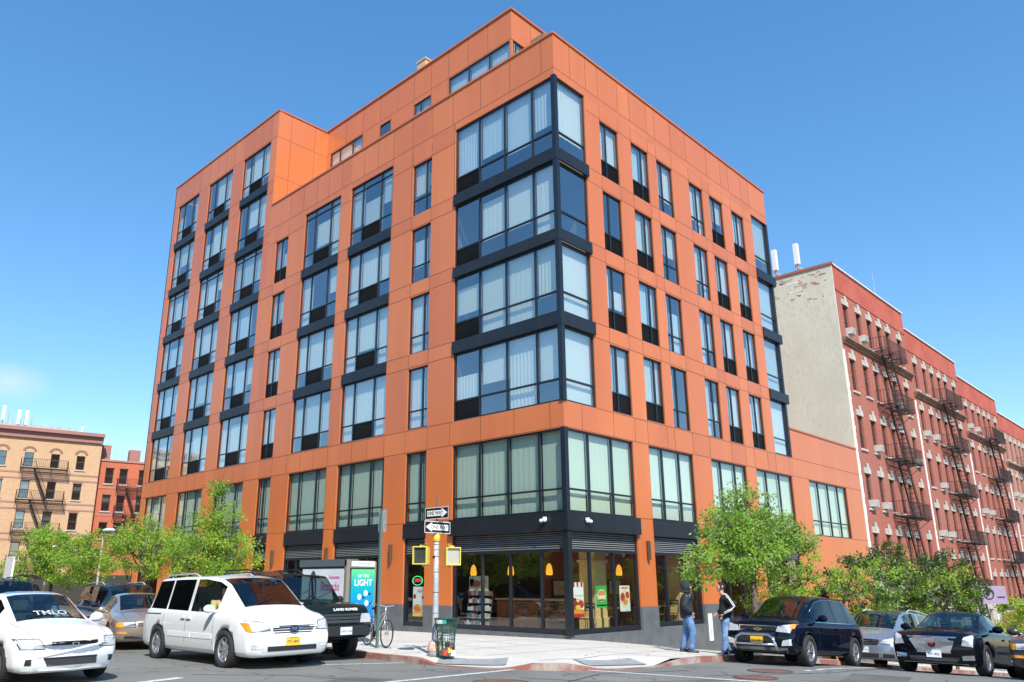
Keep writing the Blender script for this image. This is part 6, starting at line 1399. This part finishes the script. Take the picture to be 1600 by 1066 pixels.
text('advert_text', 'OF THE', .12, WPAINT, ad, TM((.36, -.052, 1.79), (1, 0, 0), (0, 0, 1)), .001)
m_ = MB()
for a, b in ((.46, 1.32), (.24, 1.22), (.50, 1.05), (.15, .97), (.36, .78)):
    m_.face([(a+.075*math.cos(t*math.pi/8), -.053, b+.085*math.sin(t*math.pi/8)) for t in range(16)]); m_.face([(a+.14+.05*math.cos(t*math.pi/6), -.0525, b-.02+.04*math.sin(t*math.pi/6)) for t in range(12)], 1)
m_.build('advert_picture', [mat('ad_bulb', (.55, .72, .82), .4), mat('ad_dark', (.01, .06, .14), .5)], ad)
m_ = MB(); m_.box(-.06, -.05, 2.06, .76, -.03, 2.20); hd = m_.build('header_panel', WPAINT, e)
text('header_text', 'PHONE', .10, mat('ad_blue', (.08, .25, .45), .5), hd, TM((.36, -.052, 2.13), (1, 0, 0), (0, 0, 1)), .001, sx=1.4)
# street lamps at the left
def lamp(x, y, h, yaw, lab, arm=.55):
    e = empty('street_lamp', (x, y, SW(x, y)), yaw, lab, 'street lamp', 'white street lamps on the left')
    m_ = MB(); m_.bar((0, 0, 0), (0, 0, h), .04, n=8, r2=.035); m_.build('post', MATS['ac_white'], e)
    m_ = MB(); m_.ball((arm*.75, 0, h+.05), (arm*.75, .2, .09), 14); m_.build('lamp_head', WPAINT, e, True)
    m_ = MB(); m_.ball((arm*.8, 0, h-.04), (arm*.5, .14, .07), 12); m_.build('lamp_lens', mat('lamp_mauve', (.35, .30, .36), .3) if 'lamp_mauve' not in MATS else MATS['lamp_mauve'], e, True)
lamp(-7.8, 26.2, 3.5, R(-90), 'white street lamp with rounded head at far left beside the tan house')
lamp(-7.8, 19.4, 3.9, R(-90), 'white twin-arm lamp head above the left trees', .7)
e = empty('small_sign', (-7.9, 25.0, SW(-7.9, 25)), 0, 'white flag sign on a thin dark post by the left street lamp', 'sign')
m_ = MB(); m_.bar((0, 0, 0), (0, 0, 3.2), .035, n=6); m_.build('post', BLK, e); m_ = MB(); m_.box(-.01, -1.0, 2.85, .01, -.05, 3.15); m_.build('sign_plate', WPAINT, e)
e = empty('white_signboard', (-9.0, 27.5, SW(-8, 27)), 0, 'tall white board at the extreme left edge', 'sign board'); m_ = MB(); m_.box(-.05, -.3, 1.4, .05, .9, 3.1); m_.build('board', WHITE, e); m_ = MB(); m_.bar((0, 0, 0), (0, 0, 1.4), .05); m_.build('post', ZINC, e)

# ------------------------------------------------------------ people
def fabric(name, col, n=.35, sc=22, b=.5):
    return mat(name, col, .9, noise=n, nscale=sc, bump=b, bscale=14)
JEAN = fabric('denim', (.10, .19, .36), .5, 9); JEAN2 = fabric('denim_light', (.16, .27, .48), .6, 8)
HOOD = fabric('hoodie_charcoal', (.022, .028, .034)); JACK = fabric('jacket_black', (.012, .012, .016)); SHOE = mat('shoe_black', (.02, .02, .025), .5); SHOEW = mat('shoe_white', (.5, .5, .52), .5)
def hand(parent, wrist, fdir, palmn, curl, side, m, name='hand'):
    """palm and five fingers, one merged skin tree"""
    f = Vector(fdir).normalized(); n = Vector(palmn).normalized(); s = f.cross(n)*side; w = Vector(wrist); V = []; E_ = []
    def add(p, r): V.append((p.x, p.y, p.z, r)); return len(V)-1
    a = add(w, (.024, .018)); b = add(w+f*.045, (.034, .016)); c = add(w+f*.08, (.036, .014)); E_ += [(a, b), (b, c)]
    for k, (o, L) in enumerate(((-.030, .062), (-.010, .075), (.010, .070), (.029, .055))):
        p = w+f*.088+s*o; q = c
        i = add(p, .0095); E_.append((q, i)); d = f.copy(); ax = s
        for j in range(3):
            d = (Matrix.Rotation(-curl*side*(.7 if j == 0 else 1), 3, ax) @ d); p = p+d*L*(.42 if j == 0 else .3); i2 = add(p, .0085-.001*j); E_.append((i, i2)); i = i2
    p = w+f*.03-s*.035; i = add(p, .011); E_.append((b, i)); d = (f*.6-s*.7+n*.3).normalized()
    for j in range(2): p = p+d*.034; i2 = add(p, .010-.001*j); E_.append((i, i2)); i = i2; d = (d+f*.7+n*.3).normalized()
    return skinmesh(name, V, E_, m, parent, 1)
def person(loc, yaw, lab, legs, torso, arms, headc, hrot, top, pants, shoe, shoes, H=1.76, body_m=SKIN2, hood=False):
    e = empty('person', loc, yaw, lab, 'person')
    hip = torso[0]; neck = torso[-1]
    V = []; E_ = []
    def add(p, r): V.append((*p, r)); return len(V)-1
    ids = [add(p[:3], p[3]) for p in torso]; E_ += list(zip(ids, ids[1:]))
    nk = add((neck[0]+.02, neck[1], neck[2]+.07), .05); hd = add((headc[0], headc[1], headc[2]-.03), (.06, .055)); E_ += [(ids[-1], nk), (nk, hd)]
    for L in legs:
        pr = ids[0]
        for p in L: i = add(p[:3], p[3]*.82); E_.append((pr, i)); pr = i
    for A in arms:
        pr = ids[-2]
        for p in A: i = add(p[:3], p[3]*.5); E_.append((pr, i)); pr = i
    V2 = [(x, y, z, (r if isinstance(r, tuple) else (r, r))) for x, y, z, r in V]; V2 = [(x, y, z, (r[0]*.86, r[1]*.86) if z > neck[2]+.03 else (r[0]*.6, r[1]*.6)) for x, y, z, r in V2]
    body = skinmesh('body', V2, E_, body_m, e)
    head('head', headc, 1, body_m, e, Matrix.Rotation(hrot[0], 4, 'Z') @ Matrix.Rotation(hrot[1], 4, 'Y'))
    # trousers
    V = []; E_ = []; ids = [add((hip[0], hip[1], hip[2]+.08), (.125, .165)), add(hip[:3], (.13, .175))]; E_.append((0, 1))
    for L in legs:
        pr = 1
        for p in L: i = add(p[:3], p[3]); E_.append((pr, i)); pr = i
    skinmesh('jeans', V, E_, pants, e)
    # upper garment
    V = []; E_ = []; ids = [add((hip[0]-.01, 0, hip[2]-.10), (hip[3][0]*.98, hip[3][1]*1.02))]+[add(p[:3], p[3]) for p in torso]; E_ += list(zip(ids, ids[1:]))
    for A in arms:
        pr = ids[-2]
        for p in A[:-1]: i = add(p[:3], p[3]); E_.append((pr, i)); pr = i
        a, b = A[-2], A[-1]; q = tuple(a[k]+(b[k]-a[k])*.8 for k in range(3)); i = add(q, .043); E_.append((pr, i))
    skinmesh('hooded_top' if hood else 'track_jacket', V, E_, top, e)
    for (x, y, z, yw) in shoes:
        m_ = MB(lambda a, b, c, x=x, y=y, z=z, yw=yw: (x+a*math.cos(yw)-b*math.sin(yw), y+a*math.sin(yw)+b*math.cos(yw), z+c))
        ring = []
        for t, w, h in ((-.09, .02, .05), (-.085, .034, .085), (-.04, .042, .10), (.03, .044, .085), (.09, .049, .058), (.15, .044, .045), (.185, .026, .035), (.195, .008, .02)):
            ring.append([m_.pt((t, w*math.cos(math.pi*k/8)*1.0, .012+h*math.sin(math.pi*k/8))) for k in range(9)]+[m_.pt((t, -w, 0)), m_.pt((t, w, 0))])
        for a, b in zip(ring, ring[1:]):
            for k in range(11): j = (k+1) % 11; m_.f.append([a[k], a[j], b[j], b[k]]); m_.m.append(1 if k >= 8 else 0)
        m_.f.append(ring[0]); m_.m.append(0); m_.f.append(ring[-1]); m_.m.append(0); m_.build('shoe', shoe if isinstance(shoe, list) else [shoe, shoe], e, True)
    return e
# hooded man, facing image right
hx, hy = -1.85, -5.35
legsA = [[(.02, -.10, .80, .118), (.09, -.13, .50, .102), (.04, -.14, .26, .092), (.0, -.14, .05, .085)], [(.0, .10, .80, .118), (.02, .14, .50, .10), (-.07, .14, .26, .09), (-.11, .14, .05, .085)]]
torA = [(.0, 0, .90, (.165, .185)), (-.01, 0, 1.06, (.175, .195)), (-.02, 0, 1.22, (.18, .20)), (-.01, 0, 1.38, (.15, .185)), (.01, 0, 1.47, (.075, .085))]
armA = [[(-.04, -.22, 1.38, .092), (-.17, -.29, 1.14, .084), (-.02, -.26, 1.03, .072), (.09, -.18, .98, .06)], [(.02, .21, 1.37, .09), (.20, .22, 1.20, .078), (.22, .14, 1.36, .066), (.17, .06, 1.50, .05)]]
A = person((hx, hy, SW(hx, hy)), R(-40), 'person in dark hooded top and blue jeans with hand raised to mouth', legsA, torA, armA, (.045, 0, 1.635), (0, .05), HOOD, JEAN, SHOE, [(.0, -.14, 0, -.25), (-.11, .14, 0, .2)], hood=True)
hand(A, (.17, .06, 1.50), (-.2, -.35, .9), (-1, 0, 0), .5, 1, SKIN2); hand(A, (.09, -.18, .98), (.25, .45, -.85), (0, 1, 0), .35, -1, SKIN2)
m_ = MB()
n = 14; rings = []
for i in range(n+1):
    a = math.pi*i/n-math.pi/2; ring = []
    for k in range(20):
        t = 2*math.pi*(k)/20; w = math.cos(a); x = -.012+.122*w*math.cos(t); 
        if x > .062: x = .062+(x-.062)*.35
        ring.append(m_.pt((.04+x-.012*(a < -.5), .104*w*math.sin(t), 1.645+.150*math.sin(a)*(1.12 if a < 0 else 1))))
    rings.append(ring)
for i, (a, b) in enumerate(zip(rings, rings[1:])):
    for k in range(20):
        j = (k+1) % 20
        if (k in (18, 19, 0, 1)) and 4 <= i <= 9: continue
        m_.f.append([a[k], a[j], b[j], b[k]]); m_.m.append(0)
m_.tube([(-.04, -.09, 1.50), (.05, -.085, 1.50), (.09, 0, 1.49), (.05, .085, 1.50), (-.04, .09, 1.50), (-.10, 0, 1.52), (-.04, -.09, 1.50)], .032, n=8)
m_.build('hood', HOOD, A, True)
m_ = MB(); m_.bar((.135, 0, 1.20), (.115, 0, 1.44), .006); m_.build('zip', WPAINT, A)
# second man, facing image left
mx_, my_ = -2.55, -6.0
mx_, my_ = -1.25, -6.1
legsB = [[(.0, .10, .82, .115), (.04, .12, .52, .10), (.08, .13, .28, .092), (.12, .13, .05, .088)], [(.0, -.10, .82, .115), (-.02, -.12, .52, .10), (-.08, -.12, .28, .092), (-.13, -.12, .05, .088)]]
torB = [(-.02, 0, .90, (.155, .18)), (-.03, 0, 1.08, (.155, .185)), (-.04, 0, 1.24, (.16, .19)), (-.03, 0, 1.40, (.12, .165)), (.0, 0, 1.49, (.07, .08))]
armB = [[(-.03, .21, 1.40, .085), (-.17, .27, 1.17, .076), (.0, .26, 1.05, .065), (.09, .19, .99, .055)], [(-.03, -.20, 1.40, .072), (-.08, -.25, 1.15, .064), (.06, -.2, 1.05, .054), (.13, -.14, 1.0, .046)]]
B = person((mx_, my_, SW(mx_, my_)), R(135), 'person in black jacket with white sleeve stripes beside the crossover', legsB, torB, armB, (.045, 0, 1.64), (0, .10), JACK, JEAN2, [SHOE, SHOEW], [(.12, .13, 0, .2), (-.13, -.12, 0, -.2)])
hand(B, (.09, .19, .99), (.3, -.5, -.8), (0, -1, 0), .35, 1, SKIN2); hand(B, (.13, -.14, 1.0), (.8, .3, -.4), (0, 1, 0), .35, -1, SKIN2)
m_ = MB(); r = random.Random(9)
for k in range(140):
    a = r.uniform(0, 6.28); b = r.uniform(-.35, 1.5); x = -.015+.098*math.cos(b)*math.cos(a); 
    if x > .035 and b < .75: continue
    m_.ball((.045+x, .084*math.cos(b)*math.sin(a), 1.66+.125*math.sin(b)), r.uniform(.016, .026), 6)
m_.build('hair', HAIR, B, True)
for off in (-.017, .017):
    m_ = MB(); m_.tube([(-.01+off, .135, 1.505), (-.03+off*1.2, .225, 1.455), (-.055+off, .298, 1.39), (-.165+off*1.1, .347, 1.19), (-.09+off*.4, .345, 1.11-off), (.0, .327, 1.075-off), (.08, .262, 1.02-off)], .0095, n=4); m_.build('sleeve_stripe', WPAINT, B)
m_ = MB(); m_.ball((-.14, .0, .86), (.10, .16, .17), 12); m_.build('shirt_tail', fabric('cloth_black', (.03, .03, .035), .8, 14), B, True)
